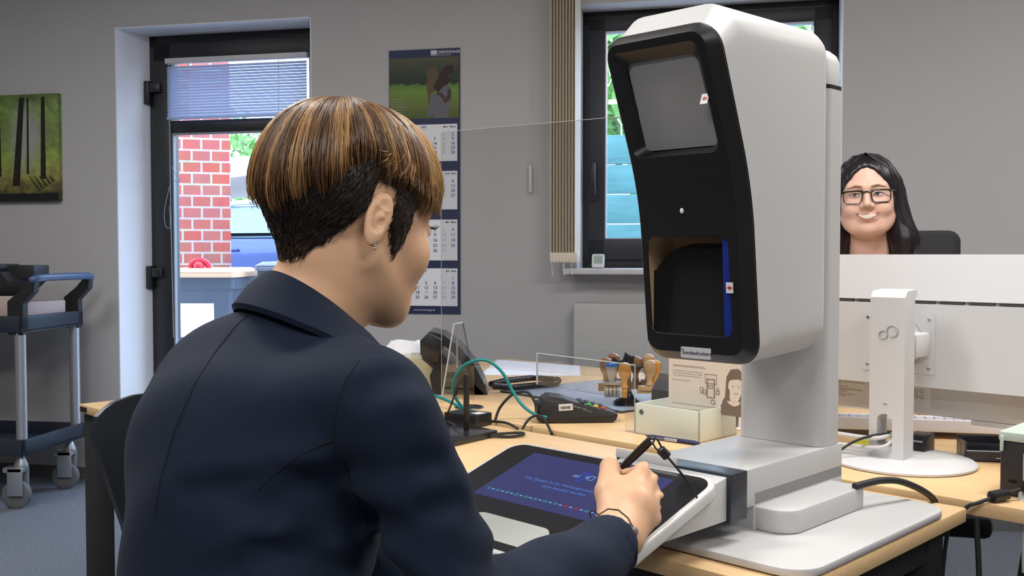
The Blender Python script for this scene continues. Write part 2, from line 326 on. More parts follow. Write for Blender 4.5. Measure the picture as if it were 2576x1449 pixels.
tree(-8.4, 27, .4, 2.2, 2.3, 'bushy green tree behind the car seen through the door', 3.2); tree(-5.0, 32, .4, 2.6, 1.9, 'lower light green tree farther back, right of the bushy one', 3.6)
tree(2.2, 13, .3, 1.9, 1.6, 'leafy tree above the green fence outside the window', 3.4)
t = thing('plank_fence', 'blue-green horizontal plank fence outside the window', 'fence', 'R', (1.6, 3.3, 0))
fm = mat('fence_teal', (.07, .21, .21), .6, bump=.3, bscale=12, var=.15, vscale=4, stretch=(1, 8, 8))
z = .0; rnd = random.Random(3)
g = G()
while z < 2.05:
    g.box(-.6, 4.4, 3.3, 3.34, z, z + .225, .006); z += .232
g.build('plank', fm, t)
for a in (-.55, 1.2, 2.9, 4.35):
    g = G(); g.box(a - .04, a + .04, 3.345, 3.42, 0, 2.15, .004); g.build('post', blkm, t)
# ================================================================ THINGS ON THE BACK WALL
def poster_mat(name, kind):
    m = bpy.data.materials.new(name); m.use_nodes = True; nt = m.node_tree; b = nt.nodes['Principled BSDF']; b.inputs['Roughness'].default_value = .55
    N = nt.nodes.new; L = nt.links.new
    t = N('ShaderNodeTexCoord'); sep = N('ShaderNodeSeparateXYZ'); L(t.outputs['Object'], sep.inputs[0])
    def noise_(sc, stretch=(1, 1, 1), det=4):
        mp = N('ShaderNodeMapping'); mp.inputs['Scale'].default_value = stretch; L(t.outputs['Object'], mp.inputs[0]); n = N('ShaderNodeTexNoise'); n.inputs['Scale'].default_value = sc; n.inputs['Detail'].default_value = det; L(mp.outputs[0], n.inputs['Vector']); return n.outputs['Fac']
    def ramp(fac, stops):
        c = N('ShaderNodeValToRGB'); e = c.color_ramp.elements
        while len(e) < len(stops): e.new(.5)
        for q, (p, col) in zip(e, stops): q.position = p; q.color = (*col, 1)
        L(fac, c.inputs[0]); return c.outputs[0]
    def mth(op, a, b_):
        x = N('ShaderNodeMath'); x.operation = op
        for i, q in enumerate((a, b_)):
            if isinstance(q, (int, float)): x.inputs[i].default_value = q
            else: L(q, x.inputs[i])
        return x.outputs[0]
    if kind == 'forest':   # z local 0..54 cm: ground, glade, crowns
        f = mth('ADD', mth('MULTIPLY', sep.outputs['Z'], 1.85), mth('MULTIPLY', mth('SUBTRACT', noise_(14), .5), .35))
        col = ramp(f, [(0, (.03, .024, .01)), (.14, (.18, .16, .05)), (.26, (.30, .30, .08)), (.42, (.26, .36, .06)), (.62, (.15, .22, .06)), (.85, (.18, .28, .06)), (1, (.08, .12, .03))])
        mx = N('ShaderNodeMix'); mx.data_type = 'RGBA'; mx.blend_type = 'OVERLAY'; mx.inputs[0].default_value = .5; L(col, mx.inputs[6]); L(ramp(noise_(30), [(.3, (.2, .2, .2)), (.7, (.8, .8, .8))]), mx.inputs[7])
        gx = mth('MAXIMUM', mth('SUBTRACT', 1, mth('MULTIPLY', mth('ABSOLUTE', mth('SUBTRACT', sep.outputs['X'], .215), 0), 8)), 0); gz = mth('MAXIMUM', mth('SUBTRACT', 1, mth('MULTIPLY', mth('ABSOLUTE', mth('SUBTRACT', sep.outputs['Z'], .32), 0), 5)), 0)
        m2 = N('ShaderNodeMix'); m2.data_type = 'RGBA'; L(mth('MINIMUM', mth('MULTIPLY', mth('MULTIPLY', gx, gz), 1.5), .85), m2.inputs[0]); L(mx.outputs[2], m2.inputs[6]); m2.inputs[7].default_value = (.36, .35, .34, 1); L(m2.outputs[2], b.inputs['Base Color'])
    else:
        f = mth('ADD', mth('MULTIPLY', mth('SUBTRACT', sep.outputs['Z'], .912), 3.53), mth('MULTIPLY', mth('SUBTRACT', noise_(22), .5), .18))
        col = ramp(f, [(0, (.07, .10, .02)), (.2, (.12, .16, .03)), (.45, (.15, .27, .035)), (.54, (.10, .20, .03)), (.57, (.012, .022, .012)), (.75, (.03, .045, .025)), (1, (.085, .085, .05))])
        L(col, b.inputs['Base Color'])
    return m
# forest canvas (window of the frame at left shows part of it)
t = thing('canvas_picture', 'canvas print of sunlit forest trees on the left of the back wall', 'picture', 'R', (-2.75, -.02, 1.424))
g = G(); g.box(-3.15, -2.352, -.03, -.001, 1.424, 1.966, .002); g.build('canvas', poster_mat('forest_print', 'forest'), t)
g = G(); tk = lambda p, w: g.prism([(p[0][0] - w * 1.5, p[0][1]), (p[0][0] + w * 1.5, p[0][1]), (p[1][0] + w, p[1][1]), (p[1][0] - w, p[1][1])], -.0315, -.0305, 'y')
for x0, x1, zb, w, zt in ((-2.600, -2.560, 1.50, .014, 1.95), (-2.44, -2.436, 1.535, .010, 1.95), (-2.70, -2.70, 1.55, .009, 1.96), (-2.53, -2.525, 1.56, .004, 1.95), (-2.82, -2.83, 1.5, .014, 1.96), (-3.0, -2.99, 1.52, .010, 1.96)): tk(((x0, zb), (x1, zt)), w)
g.build('printed_trunks', mat('print_dark', (.012, .011, .006), .6), t)
g = G()
for q in range(5): g.prism([(-2.42 + q * .02 - .05, 1.47 + q * .012), (-2.40 + q * .02 - .05, 1.475 + q * .012), (-2.47 + q * .03 - .05, 1.55), (-2.475 + q * .03 - .05, 1.55)], -.0312, -.0305, 'y')
g.build('printed_shadows', mat('print_shadow', (.05, .055, .015), .6), t)
g = G(); g.box(-3.15, -2.352, -.0318, -.0305, 1.424, 1.462); g.build('printed_border', mat('print_dark2', (.008, .008, .008), .6), t)
# wall calendar
t = thing('wall_calendar', 'four-month wall calendar with a meadow photo beside the acrylic screen edge', 'calendar', 'R', (-.42, -.01, .87))
navy = mat('calendar_navy', (.012, .022, .08), .5); numk = mat('print_black', (.03, .03, .035), .6); numg = mat('print_grey', (.42, .42, .46), .6); numb = mat('print_blue', (.06, .10, .26), .6)
g = G(); g.box(-.59, -.245, -.006, -.001, .872, 2.103); g.build('backing_board', navy, t)
g = G(); g.box(-.588, -.25, -.0068, -.006, 1.782, 2.065); g.build('photo', poster_mat('meadow_print', 'meadow'), t)
g = G(); Y = -.0070     # two children blowing bubbles, simplified silhouettes
def sil(pts, y=Y): g.prism([(-.59 + p[0] * .3425 / 1165 , 2.065 - (p[1]) * .283 / 1010) for p in pts], y - .0004, y, 'y')
sil([(640, 340), (620, 250), (660, 180), (740, 160), (800, 200), (830, 260), (790, 420), (780, 560), (700, 600), (690, 790), (650, 780), (660, 640), (630, 560)])
g.build('printed_child', mat('print_blond', (.11, .075, .04), .6), t)
g = G(); sil([(830, 300), (900, 200), (960, 150), (1050, 140), (1070, 200), (1050, 300), (1000, 400), (960, 480), (1000, 560), (960, 700), (880, 720), (790, 560), (740, 500), (780, 420)], Y - .0004); g.build('printed_child', mat('print_brown', (.03, .012, .008), .6), t)
g = G(); sil([(700, 640), (740, 600), (800, 600), (880, 520), (930, 470), (1000, 480), (1040, 600), (1010, 760), (980, 940), (740, 950), (640, 1000), (650, 900)], Y - .0008); sil([(740, 950), (980, 940), (1000, 1010), (745, 1010)], Y - .0009); g.build('printed_shirt', mat('print_shirt', (.13, .13, .16), .6), t)
g = G(); sil([(985, 520), (1030, 560), (1020, 700), (930, 770), (850, 640), (790, 610), (800, 575), (880, 595), (940, 680), (965, 640)], Y - .0013); g.build('printed_arms', mat('print_arm', (.06, .028, .018), .6), t)
g = G(); rnd = random.Random(2)
for (px, py, r_) in ((530, 860, 34), (500, 690, 24), (545, 650, 20), (460, 610, 24), (950, 620, 24), (920, 690, 16), (1020, 330, 26), (1120, 620, 26), (800, 330, 22)):
    c = Vector((-.59 + px * .3425 / 1165, Y - .0016, 2.065 - py * .283 / 1010)); g.tube([c + Vector((math.cos(q) * r_ * .00028, 0, math.sin(q) * r_ * .00028)) for q in np.linspace(0, 6.28, 13)[:-1]], .0005, 4, smooth=0, closed=True)
for i in range(7): g.box(-.585, -.50 - rnd.uniform(0, .02), Y - .001, Y, 1.80 + i * .012, 1.8025 + i * .012)
g.build('bubble_print', mat('print_pale', (.30, .32, .24), .6), t)
def lab(s_, size, x, z, m, al='LEFT', y=-.0092, nm='lettering', par=None):
    q = G(); q.text(s_, size, (x, y, z), (1, 0, 0), (0, 0, 1), align=al, depth=.0003); return q.build(nm, m, par or t)
g = G(); g.box(-.385, -.355, -.0066, -.006, 2.077, 2.096); g.text('DRECKSHAGE', .0165, (-.350, -.0064, 2.081), (1, 0, 0), (0, 0, 1), bold=.0004); g.text('BIELEFELD STAHL METALL LOGISTIK', .0062, (-.385, -.0064, 2.071), (1, 0, 0), (0, 0, 1), bold=.0001); g.build('logo_print', mat('print_white', (.62, .64, .68), .6), t)
months = [(1.583, 1.754, 'März · March · Mars · Marzec', 'Mars · Marzu', '2025', 5, 31, 'Mars · Marzu'), (1.359, 1.537, '', 'Avril · Abril', '2025', 1, 30, ''), (1.122, 1.312, '', 'Mai · Mayo', '2025', 3, 31, ''), (.909, 1.085, '', 'Juin · Junio', '2025', 6, 30, '')]
for (z0, z1, _, nm, yr, off, nd, _) in months:
    g = G(); g.box(-.578, -.258, -.009, -.006, z0, z1); pg = g.build('month_page', paper_m, t)
    k = G(); gr = G(); bl = G(); top = z1 - .045; rh = (z1 - z0 - .052) / 5.6
    k.text(yr, .013, (-.42, -.0093, z1 - .016), (1, 0, 0), (0, 0, 1), align='CENTER', bold=.0003); k.text(nm, .0115, (-.264, -.0093, z1 - .016), (1, 0, 0), (0, 0, 1), align='RIGHT', bold=.0003)
    day = 1
    for row in range(6):
        for c in range(7):
            if row == 0 and c < off or day > nd: continue
            tgt = k if c < 5 else (gr if c == 5 else bl)
            if nm.startswith('Juin') and day == 19: tgt = gr
            tgt.text(str(day), .0205, (-.540 + c * .0435, -.0093, top - row * rh - .008), (1, 0, 0), (0, 0, 1), align='CENTER', bold=.0003 if c != 5 else 0); day += 1
    for gg, mm_, n_ in ((k, numk, 'number_print'), (gr, numg, 'pale_number_print'), (bl, numb, 'blue_number_print')): gg.build(n_, mm_, pg)
g = G(); g.text('www.dreckshage.de', .013, (-.42, -.0064, .886), (1, 0, 0), (0, 0, 1), align='CENTER'); g.build('web_address', MATS['print_white'], t)
# vertical blind beside the window
cream = mat('cream_fabric', (.78, .70, .57), .85, bump=.3, bscale=300)
t = thing('vertical_blind', 'cream vertical slat blind drawn together left of the window', 'window blind', 'R', (.275, -.10, 1.12))
g = G()
for i in range(9):
    a = .207 + i * .0135
    g.prism([(a, -.155), (a + .0013, -.155), (a + .013, -.075), (a + .0117, -.075)], 1.15, 2.72, 'z')
g.build('slats', cream, t)
g = G()
for i in range(9):
    a = .207 + i * .0135
    g.box(a - .001, a + .0125, -.157, -.07, 1.115, 1.158, .002)
g.build('slat_weights', cream, t)
g = G(); g.box(.20, 1.5, -.14, -.09, 2.72, 2.76, .004); g.build('track', white, t)
for i, a in enumerate((.212, .262, .268, .300)):
    g = G(); g.tube([(a, -.15, 1.12), (a + .003, -.15, 1.075), (a + .006, -.15, 1.06), (a + .004, -.15, 1.075)], .0018, 5); g.build('bead_chain', mat('chain_white', (.7, .7, .7), .4), t)
t = thing('cord_weight', 'small pale plastic pull weight hanging on the wall left of the blind', 'pull weight', 'R', (.09, -.02, 1.43))
g = G(); g.box(.082, .098, -.028, -.012, 1.43, 1.555, .006); g.build('weight', mat('ivory', (.62, .60, .54), .5), t)
g = G(); g.tube([(.09, -.02, 1.55), (.092, -.02, 2.1), (.095, -.02, 2.79)], .0012, 5); g.build('cord', MATS['ivory'], t)
# thermometer on the sill
t = thing('room_thermometer', 'small white digital thermometer on the window sill', 'thermometer', 'R', (.405, -.055, 1.088))
T = Matrix.Translation((.405, -.05, 1.089)) @ Matrix.Rotation(R(-12), 4, 'X')
g = G(); g.prism(rpoly(-.028, .028, 0, .062, .008), -.012, 0, 'y', T=T, bev=.002); g.build('case', white, t)
g = G(); g.prism(rpoly(-.019, .019, .018, .054, .003), -.0128, -.0119, 'y', T=T); g.build('display', mat('lcd', (.22, .30, .26), .3), t)
g = G(); g.box(-.02, .02, .0, .03, 0, .004, T=T); g.build('stand', white, t)
# radiator
t = thing('radiator', 'white panel radiator under the window sill', 'radiator', 'R', (.86, -.08, .2))
g = G(); g.box(.30, 1.4, -.10, -.02, .25, .935, .012); g.build('panel', mat('radiator_white', (.50, .50, .49), .5), t)
g = G(); g.box(.34, .36, -.05, -.0, .3, .34); g.box(1.34, 1.36, -.05, 0, .3, .34); g.box(.34, .36, -.07, -.05, 0, .3); g.build('bracket', MATS['radiator_white'], t)
# ================================================================ TROLLEY (world frame, left)
t = thing('utility_trolley', 'black two-shelf utility trolley with blue-grey handle at the left edge', 'trolley', 'W', (-2.75, 4.62, 0))
al = mat('trolley_tube', (.50, .52, .56), .35, .7); hand = mat('trolley_handle', (.055, .10, .22), .4, spec=.6); tray = mat('trolley_tray', (.02, .026, .04), .45)
TX0, TX1, TY0, TY1 = -3.25, -2.33, 4.42, 4.90     # shelf footprint
TT = Matrix.Translation((-2.33, 4.42, 0)) @ Matrix.Rotation(R(-8), 4, 'Z') @ Matrix.Translation((2.33, -4.42, 0))
TX1 = -2.18
for z, nm in ((.80, 'upper_shelf'), (.245, 'lower_shelf')):
    g = G(); g.box(TX0, TX1, TY0, TY1, z, z + .02, .004, T=TT); g.box(TX0, TX1, TY0, TY0 + .02, z, z + .075, .006, T=TT); g.box(TX0, TX1, TY1 - .02, TY1, z, z + .075, .006, T=TT); g.box(TX0, TX0 + .02, TY0, TY1, z, z + .075, .006, T=TT); g.box(TX1 - .02, TX1, TY0, TY1, z, z + .075, .006, T=TT); g.build(nm, tray, t)
for x, y in ((TX1 - .03, TY0 + .03), (TX1 - .03, TY1 - .03), (TX0 + .03, TY0 + .03), (TX0 + .03, TY1 - .03)):
    g = G(); g.lathe([(.024, .27), (.024, .86)], (x, y, 0), 16, T=TT); g.build('post', al, t)
for y in (TY0 + .025, TY1 - .025):
    g = G(); w = .018; pr = [(TX1 - .075, .79), (TX1, .79), (TX1 + .0, .93), (TX1 + .055, .985), (TX1 + .06, 1.03), (TX1 + .03, 1.035), (TX1 - .01, .99), (TX1 - .075, .94)]
    g.prism(fillet(pr, .012), y - w, y + w, 'y', T=TT); g.build('corner_bracket', blksoft, t)
g = G(); g.tube([(TX1 + .035, TY0 + .01, 1.03), (TX1 + .06, TY0 + .06, 1.045), (TX1 + .06, TY1 - .06, 1.045), (TX1 + .04, TY1 - .01, 1.03)], .017, 10, T=TT); g.build('handle', hand, t)
for x, y in ((TX1 - .05, TY0 + .05), (TX1 - .05, TY1 - .05), (TX0 + .05, TY0 + .05), (TX0 + .05, TY1 - .05)):
    g = G(); P = TT @ Vector((x, y, 0)); C = (P.x, P.y)
    g.lathe([(.012, .18), (.03, .19), (.03, .2), (.012, .245)], (C[0], C[1], 0), 16); g.box(C[0] - .05, C[0] + .02, C[1] - .035, C[1] - .028, .06, .19, .004); g.box(C[0] - .05, C[0] + .02, C[1] + .028, C[1] + .035, .06, .19, .004); g.box(C[0] - .07, C[0] + .02, C[1] - .035, C[1] + .035, .165, .19, .006)
    cs = g.build('castor_fork', mat('galvanised', (.5, .52, .55), .35, .8), t)
    g = G(); T = Matrix.Translation((C[0] - .022, C[1], .063)) @ Matrix.Rotation(R(90), 4, 'X'); g.lathe([(.02, -.018), (.045, -.022), (.062, -.015), (.062, .015), (.045, .022), (.02, .018)], n=28, T=T); g.build('wheel', mat('wheel_grey', (.13, .13, .14), .6), cs)
# on the trolley
g = G(); bx = (-2.92, -2.42, 4.50, 4.80, .82, .955)
for b in ((bx[0], bx[1], bx[2], bx[2] + .006, bx[4], bx[5]), (bx[0], bx[1], bx[3] - .006, bx[3], bx[4], bx[5]), (bx[0], bx[0] + .006, bx[2], bx[3], bx[4], bx[5]), (bx[1] - .006, bx[1], bx[2], bx[3], bx[4], bx[5]), (bx[0], bx[1], bx[2], bx[3], bx[4], bx[4] + .006)): g.box(*b, T=TT)
single(g, 'cardboard_box', mat('cardboard', (.42, .25, .07), .8, var=.1), 'open brown cardboard box on the upper shelf of the trolley', 'box', 'W', tuple(TT @ Vector((-2.67, 4.65, .82))))
g = G(); g.box(-2.36, -2.21, 4.50, 4.52, .82, .96, .003, T=TT); g.box(-2.36, -2.21, 4.52, 4.80, .82, .93, .003, T=TT)
single(g, 'parcel', mat('parcel_pink', (.50, .40, .37), .7), 'pale parcel on the trolley behind its handle', 'parcel', 'W', tuple(TT @ Vector((-2.28, 4.65, .82))))
tm = mat('tray_black', (.02, .02, .022), .5, bump=.4, bscale=60)
t = thing('sorting_tray', 'black ribbed plastic tray lying on the cardboard box on the trolley', 'tray', 'W', tuple(TT @ Vector((-2.7, 4.62, .955))))
g = G(); g.prism([(-2.99, .957), (-2.38, .957), (-2.30, 1.03), (-2.34, 1.07), (-2.95, 1.08), (-3.02, 1.05)], 4.50, 4.80, 'y', T=TT); g.build('tray_body', tm, t)
for i, (a, b, h) in enumerate(((-2.92, -2.84, 1.088), (-2.80, -2.74, 1.092), (-2.70, -2.62, 1.09), (-2.60, -2.55, 1.10), (-2.545, -2.41, 1.105))):
    g = G(); g.box(a, b, 4.55, 4.75, 1.06, h, .006, T=TT); g.build('divider', tm, t)
g = G(); g.box(-2.375, -2.24, 4.60, 4.72, 1.035, 1.10, .003, T=TT); g.build('end_block', tm, t)
# ================================================================ DESKS
def leg(g, s, t_, w=.03, T=None): g.box(s - w, s + w, t_ - w, t_ + w, 0, ZD - .026, .003)
t = thing('desk', 'beech desk carrying the white kiosk and signing tablet', 'desk', 'D', (-1.13, -.3, 0))
g = G(); g.box(-2.256, 0, -.594, 0, ZD - .025, ZD, .003); g.build('tabletop', wood, t)
for s_, t_ in ((-2.215, -.555), (-.06, -.54), (-2.215, -.05), (-.06, -.05)):
    g = G(); leg(g, s_, t_); g.build('leg', blkm, t)
g = G(); g.box(-2.2, -.05, -.56, -.53, ZD - .075, ZD - .026); g.box(-2.2, -.05, -.07, -.04, ZD - .075, ZD - .026); g.box(-.085, -.035, -.54, -.04, ZD - .085, ZD - .026); g.box(-2.24, -2.19, -.54, -.04, ZD - .075, ZD - .026); g.build('frame', blkm, t)
g = G(); g.box(-.10, -.08, -.35, -.04, .1, ZD - .07, .003); g.build('cable_panel', blkm, t)
g = G(); T = Matrix.Translation((-2.2, -.5942, ZD - .0125)); g.box(-.045, .0, -.001, .0, -.007, .007, T=T); g.build('badge', blk, t)
g = G(); g.text('kusch', .008, (-2.236, -.5954, ZD - .0155), (1, 0, 0), (0, 0, 1)); g.build('badge_lettering', steel, t) if 0 else None
t = thing('desk', 'beech desk behind the gap, carrying monitor, stamps and phone', 'desk', 'D', (-.4, .6, 0))
g = G(); g.box(-2.256, 1.4, .055, .900, ZD - .026, ZD, .003); g.build('tabletop', wood, t)
for s_, t_ in ((-2.2, .10), (.10, .30), (1.35, .10), (-2.2, .86), (1.35, .86)):
    g = G(); leg(g, s_, t_); g.build('leg', blkm, t)
g = G(); g.box(-2.2, 1.35, .3, .33, ZD - .075, ZD - .026); g.box(-2.2, 1.35, .82, .85, ZD - .075, ZD - .026); g.build('frame', blkm, t)
desk2 = t
g = G(); c = (-1.41, .152, ZD); g.lathe([(.030, .0005), (.031, .003), (.040, .003), (.042, .0)], c, 36); g.build('cable_grommet', blk, t)
g = G(); g.lathe([(.001, .0008), (.031, .0009)], c, 36); g.build('grommet_hole', mat('void', (.004, .004, .004), 1), t)
t = thing('desk', 'narrow beech desk extension behind phone and desk pad, against the far side', 'desk', 'D', (-1.6, 1.03, 0))
g = G(); g.box(-2.256, -.90, .903, 1.161, ZD - .026, ZD, .003); g.build('tabletop', wood, t)
for s_, t_ in ((-2.2, 1.11), (-.95, 1.11), (-2.2, .95), (-.95, .95)):
    g = G(); leg(g, s_, t_); g.build('leg', blkm, t)
# under the desks at the right
t = thing('pedestal_cabinet', 'light grey cabinet under the rear desk at the right edge', 'cabinet', 'D', (.62, .75, 0))
g = G(); g.box(.32, 1.15, .55, 1.0, 0.03, .60, .004); g.build('body', mat('pedestal_grey', (.36, .36, .38), .5), t)
for z in (.06, .24, .42):
    g = G(); g.box(.325, 1.145, .532, .549, z, z + .165, .003); g.build('drawer', mat('pedestal_front', (.42, .42, .44), .5), t)
t = thing('laptop_bag', 'dark padded bag standing under the rear desk at the bottom right corner', 'bag', 'D', (.25, .2, 0))
g = G(); g.prism(fillet([(.10, 0), (.60, 0), (.58, .40), (.50, .46), (.20, .46), (.12, .40)], .04), .13, .31, 'y', bev=.03); g.build('body', mat('bag_fabric', (.018, .018, .026), .8, bump=.3, bscale=200), t)
g = G(); g.tube([(.14, .125, .30), (.3, .12, .34), (.56, .125, .31)], .005, 6); g.build('piping', blk, t)
g = G(); g.prism(fillet([(.0, .46), (.09, .44), (.13, .66), (.17, .69), (.03, .69)], .01), .22, .26, 'y')
single(g, 'cable_trunking', blkm, 'black folded cable holder hanging under the rear desk edge', 'cable holder', 'D', (.08, .24, .69))
g = G(); g.tube([(.005, .03, .70), (.012, .028, .60), (.016, .026, .50), (.02, .03, .2), (.05, .06, .008)], .005, 8)
single(g, 'hanging_cable', blksoft, 'black cable hanging down in the gap between the two desks', 'cable', 'D', (-.02, .03, .7))
g = G(); g.tube([(.015, .04, .40), (.06, .03, .32), (.16, .04, .22), (.3, .05, .1), (.4, .1, .008)], .005, 8)
single(g, 'network_cable', mat('teal_cable', (.0, .22, .22), .45), 'teal network cable beside the desk leg, bottom right', 'cable', 'D', (.1, .03, .0))
g = G(); g.tube([(-.02, .02, .50), (.08, .0, .49), (.3, -.02, .52), (.5, -.05, .58)], .0045, 8)
single(g, 'loose_cable', blksoft, 'thin black cable stretched above the dark bag', 'cable', 'D', (.1, 0, .5))
# ================================================================ KIOSK
t = thing('capture_kiosk', 'tall white kiosk with black camera face and lit signing tablet', 'photo kiosk', 'D', (-.24, -.32, ZD))
K = t
g = G(); g.prism(rpoly(-.50, .0, -.555, -.065, [.05, .03, .03, .05]), ZD + .002, ZD + .014, bev=.003); g.build('base_plate', kwhite, K)
g = G(); g.prism(rpoly(-.38, -.098, -.417, -.172, [.012, .03, .03, .035], 8), ZD + .014, .770, bev=.004); g.build('foot', kwhite, K)
g = G(); g.prism(rpoly(-.325, -.157, -.472, -.138, .002), .771, .828, bev=.0015); g.prism(rpoly(-.325, -.157, -.42, -.138, .002), ZD + .014, .79); g.build('pedestal', kwhite, K)
g = G(); g.prism(rpoly(-.345, -.137, -.517, -.472, .002), .766, .836, bev=.0015); g.build('collar', mat('kiosk_collar', (.022, .028, .04), .35), K)
g = G(); g.prism([(-.517, .769), (-.725, .769), (-.735, .773), (-.58, .822), (-.517, .832)][::-1], -.337, -.143, 'x', bev=.002); g.build('neck_wedge', kwhite, K)
# column
g = G(); g.prism(rpoly(-.322, -.158, -.205, -.138, .018, 8), .8285, 1.424); g.build('column', kwhite, K)
g = G(); g.prism(rpoly(-.322, -.1585, -.205, -.138, .018, 8), 1.4245, 1.431); g.build('column_seam', kblack, K)
g = G(); r0 = [rpoly(-.322 + i_, -.161 - i_, -.205 + i_, -.141 - i_, .017, 8) for i_ in (0, 0, .004, .012, .022)]
g.loft([[(p[0], p[1], z) for p in q] for q, z in zip(r0, (1.431, 1.470, 1.482, 1.490, 1.494))]); g.build('column_cap', kwhite, K)
# head: black bezel in front, white shell behind
def tb(z):
    a = -.462 + (1.245 - z) * .105; b = -.462 - (z - 1.245) * .40; k = .02
    h = max(0, min(1, .5 + .5 * (a - b) / k)); return a * (1 - h) + b * h - k * h * (1 - h)
def outline(ins, z1=1.474, z0=.985, r=.036):
    P = rpoly(-.341 + ins, -.139 - ins, z0 + ins, z1 - ins, max(r - ins, .004), 7); Q = []
    for i in range(len(P)):       # subdivide long sides so that they can bend at the knee
        a, b = P[i], P[(i + 1) % len(P)]; Q.append(a)
        if abs(b[1] - a[1]) > .2:
            for k in range(1, 24): Q.append((a[0] + (b[0] - a[0]) * k / 24, a[1] + (b[1] - a[1]) * k / 24))
    return Q
def ring(ins, dt, **kw): return [(s_, tb(z) + dt, z) for s_, z in outline(ins, **kw)]
g = G(); g.loft([ring(0, 0), ring(0, .004), ring(-.0005, .05, z1=1.508, z0=.987, r=.045), [(s_, -.252, z) for s_, z in outline(-.0005, 1.513, .994, .045)], [(s_, -.236, z) for s_, z in outline(.004, 1.513, .994, .045)], [(s_, -.228, z) for s_, z in outline(.016, 1.513, .994, .045)]], cap=False); g.add([(s_, -.228, z) for s_, z in outline(.016, 1.513, .994, .045)], [tuple(range(len(outline(0))))])
g.build('head_shell', kwhite, K)
from mathutils.geometry import tessellate_polygon
UW = rpoly(-.319, -.166, 1.297, 1.448, .014, 6); LW = rpoly(-.318, -.170, 1.026, 1.178, .014, 6)
g = G(); F0 = outline(.0145); g.loft([ring(.0015, .003), ring(.0, -.004), ring(.002, -.008), ring(.0145, -.0235)], cap=False)
KZ = 1.245
def face(polyz, dt):
    vs = [Vector((p[0], p[1], 0)) for lp in polyz for p in lp]; tr = tessellate_polygon([[Vector((p[0], p[1], 0)) for p in lp] for lp in polyz])
    g.add([(v.x, tb(v.y) + dt, v.y) for v in vs], [tuple(x) for x in tr])
up = [p for p in F0 if p[1] >= KZ + .02]; 
def clip(P, zc, above):
    out = []
    for i in range(len(P)):
        a, b = P[i], P[(i + 1) % len(P)]; ia = (a[1] >= zc) == above or abs(a[1] - zc) < 1e-9; ib = (b[1] >= zc) == above
        if ia: out.append(a)
        if ia != ib and abs(a[1] - b[1]) > 1e-9:
            k = (zc - a[1]) / (b[1] - a[1]); out.append((a[0] + (b[0] - a[0]) * k, zc))
    return out
face([clip(F0, 1.275, True), UW], -.0235); face([clip(F0, 1.205, False), LW], -.0235)
zs = [1.205 + .07 * i / 10 for i in range(11)]
xl = lambda z: (min(p[0] for p in F0), max(p[0] for p in F0))
for a, b in zip(zs, zs[1:]): l, r_ = xl(0); g.add([(l, tb(a) - .0235, a), (r_, tb(a) - .0235, a), (r_, tb(b) - .0235, b), (l, tb(b) - .0235, b)], [(0, 1, 2, 3)], 0, True)
# recess walls
def recess(P, d0, d1, ins): g.loft([[(p[0], tb(p[1]) + d0, p[1]) for p in P], [(p[0] + (ins if p[0] < -.243 else -ins), tb(p[1]) + d1, p[1] + (ins if p[1] < (min(q[1] for q in P) + max(q[1] for q in P)) / 2 else -ins)) for p in P]], cap=False)
recess(UW, -.0235, -.004, .013); recess(LW, -.0235, -.021, .001)
g.build('bezel', kblack, K)
g = G(); P = rpoly(-.307, -.178, 1.309, 1.436, .004, 4); g.add([(p[0], tb(p[1]) - .0035, p[1]) for p in P], [tuple(range(len(P)))]); g.build('lamp_diffuser', mat('diffuser', (.34, .34, .33), .5), K)
g = G(); P = rpoly(-.318, -.170, 1.026, 1.178, .014, 6); g.add([(p[0], tb(p[1]) - .0212, p[1]) for p in P], [tuple(range(len(P)))]); g.build('window_glass', glassmat('kiosk_glass', (.9, .9, .9), 1.2), K)
g = G(); g.box(-.326, -.162, -.395, -.392, 1.018, 1.186); g.box(-.329, -.326, -.46, -.392, 1.018, 1.186); g.box(-.326, -.162, -.46, -.392, 1.012, 1.018); g.box(-.162, -.159, -.46, -.392, 1.018, 1.186); g.box(-.326, -.162, -.46, -.392, 1.186, 1.19); g.build('reflection_recess', mat('reflection_tan', (.85, .60, .34), .5), K)  # made-up tan recess standing in for the reflection in the lower window
g = G(); g.prism([(-.325, 1.019), (-.325, 1.125)] + [(-.238 + .087 * math.cos(R(a)), 1.105 + .062 * math.sin(R(a))) for a in range(165, -1, -11)] + [(-.151, 1.019)], -.447, -.405, 'y'); g.build('reflection_dark_arc', mat('reflection_black', (.002, .002, .002), .9), K)  # black arched shape added to imitate the dark part of that reflection
g = G(); zz_ = [1.024 + .015 * i for i in range(11)]; g.loft([[(-.187 + (z - 1.024) * .03, tb(z) - .0185, z), (-.1705, tb(z) - .0185, z), (-.1705, tb(z) - .0175, z), (-.187 + (z - 1.024) * .03, tb(z) - .0175, z)] for z in zz_], sm=False); g.build('reflection_blue_strip', mat('reflection_blue', (.01, .035, .35), .5), K)  # added blue strip, imitates the blue streak mirrored at the glass's right side
g = G(); rnd = random.Random(5)
for i in range(30):
    for j in range(26):
        x = -.321 + i * .0052 + (j % 2) * .0026; z = 1.192 + j * .0032
        if z > 1.285: continue
        T = Matrix.Translation((x, tb(z) - .0238, z)); g.add([(-.0011, 0, -.0008), (.0011, 0, -.0008), (.0011, 0, .0008), (-.0011, 0, .0008)], [(0, 1, 2, 3)], T=T)
for o_ in (0,): g.build('speaker_grille', mat('grille_hole', (.003, .003, .003), .9), K)
g = G(); g.ball((-.2465, tb(1.216) - .0236, 1.216), .0035, .0015, .0045); g.build('camera_dot', mat('cam_white', (.75, .78, .72), .3), K)
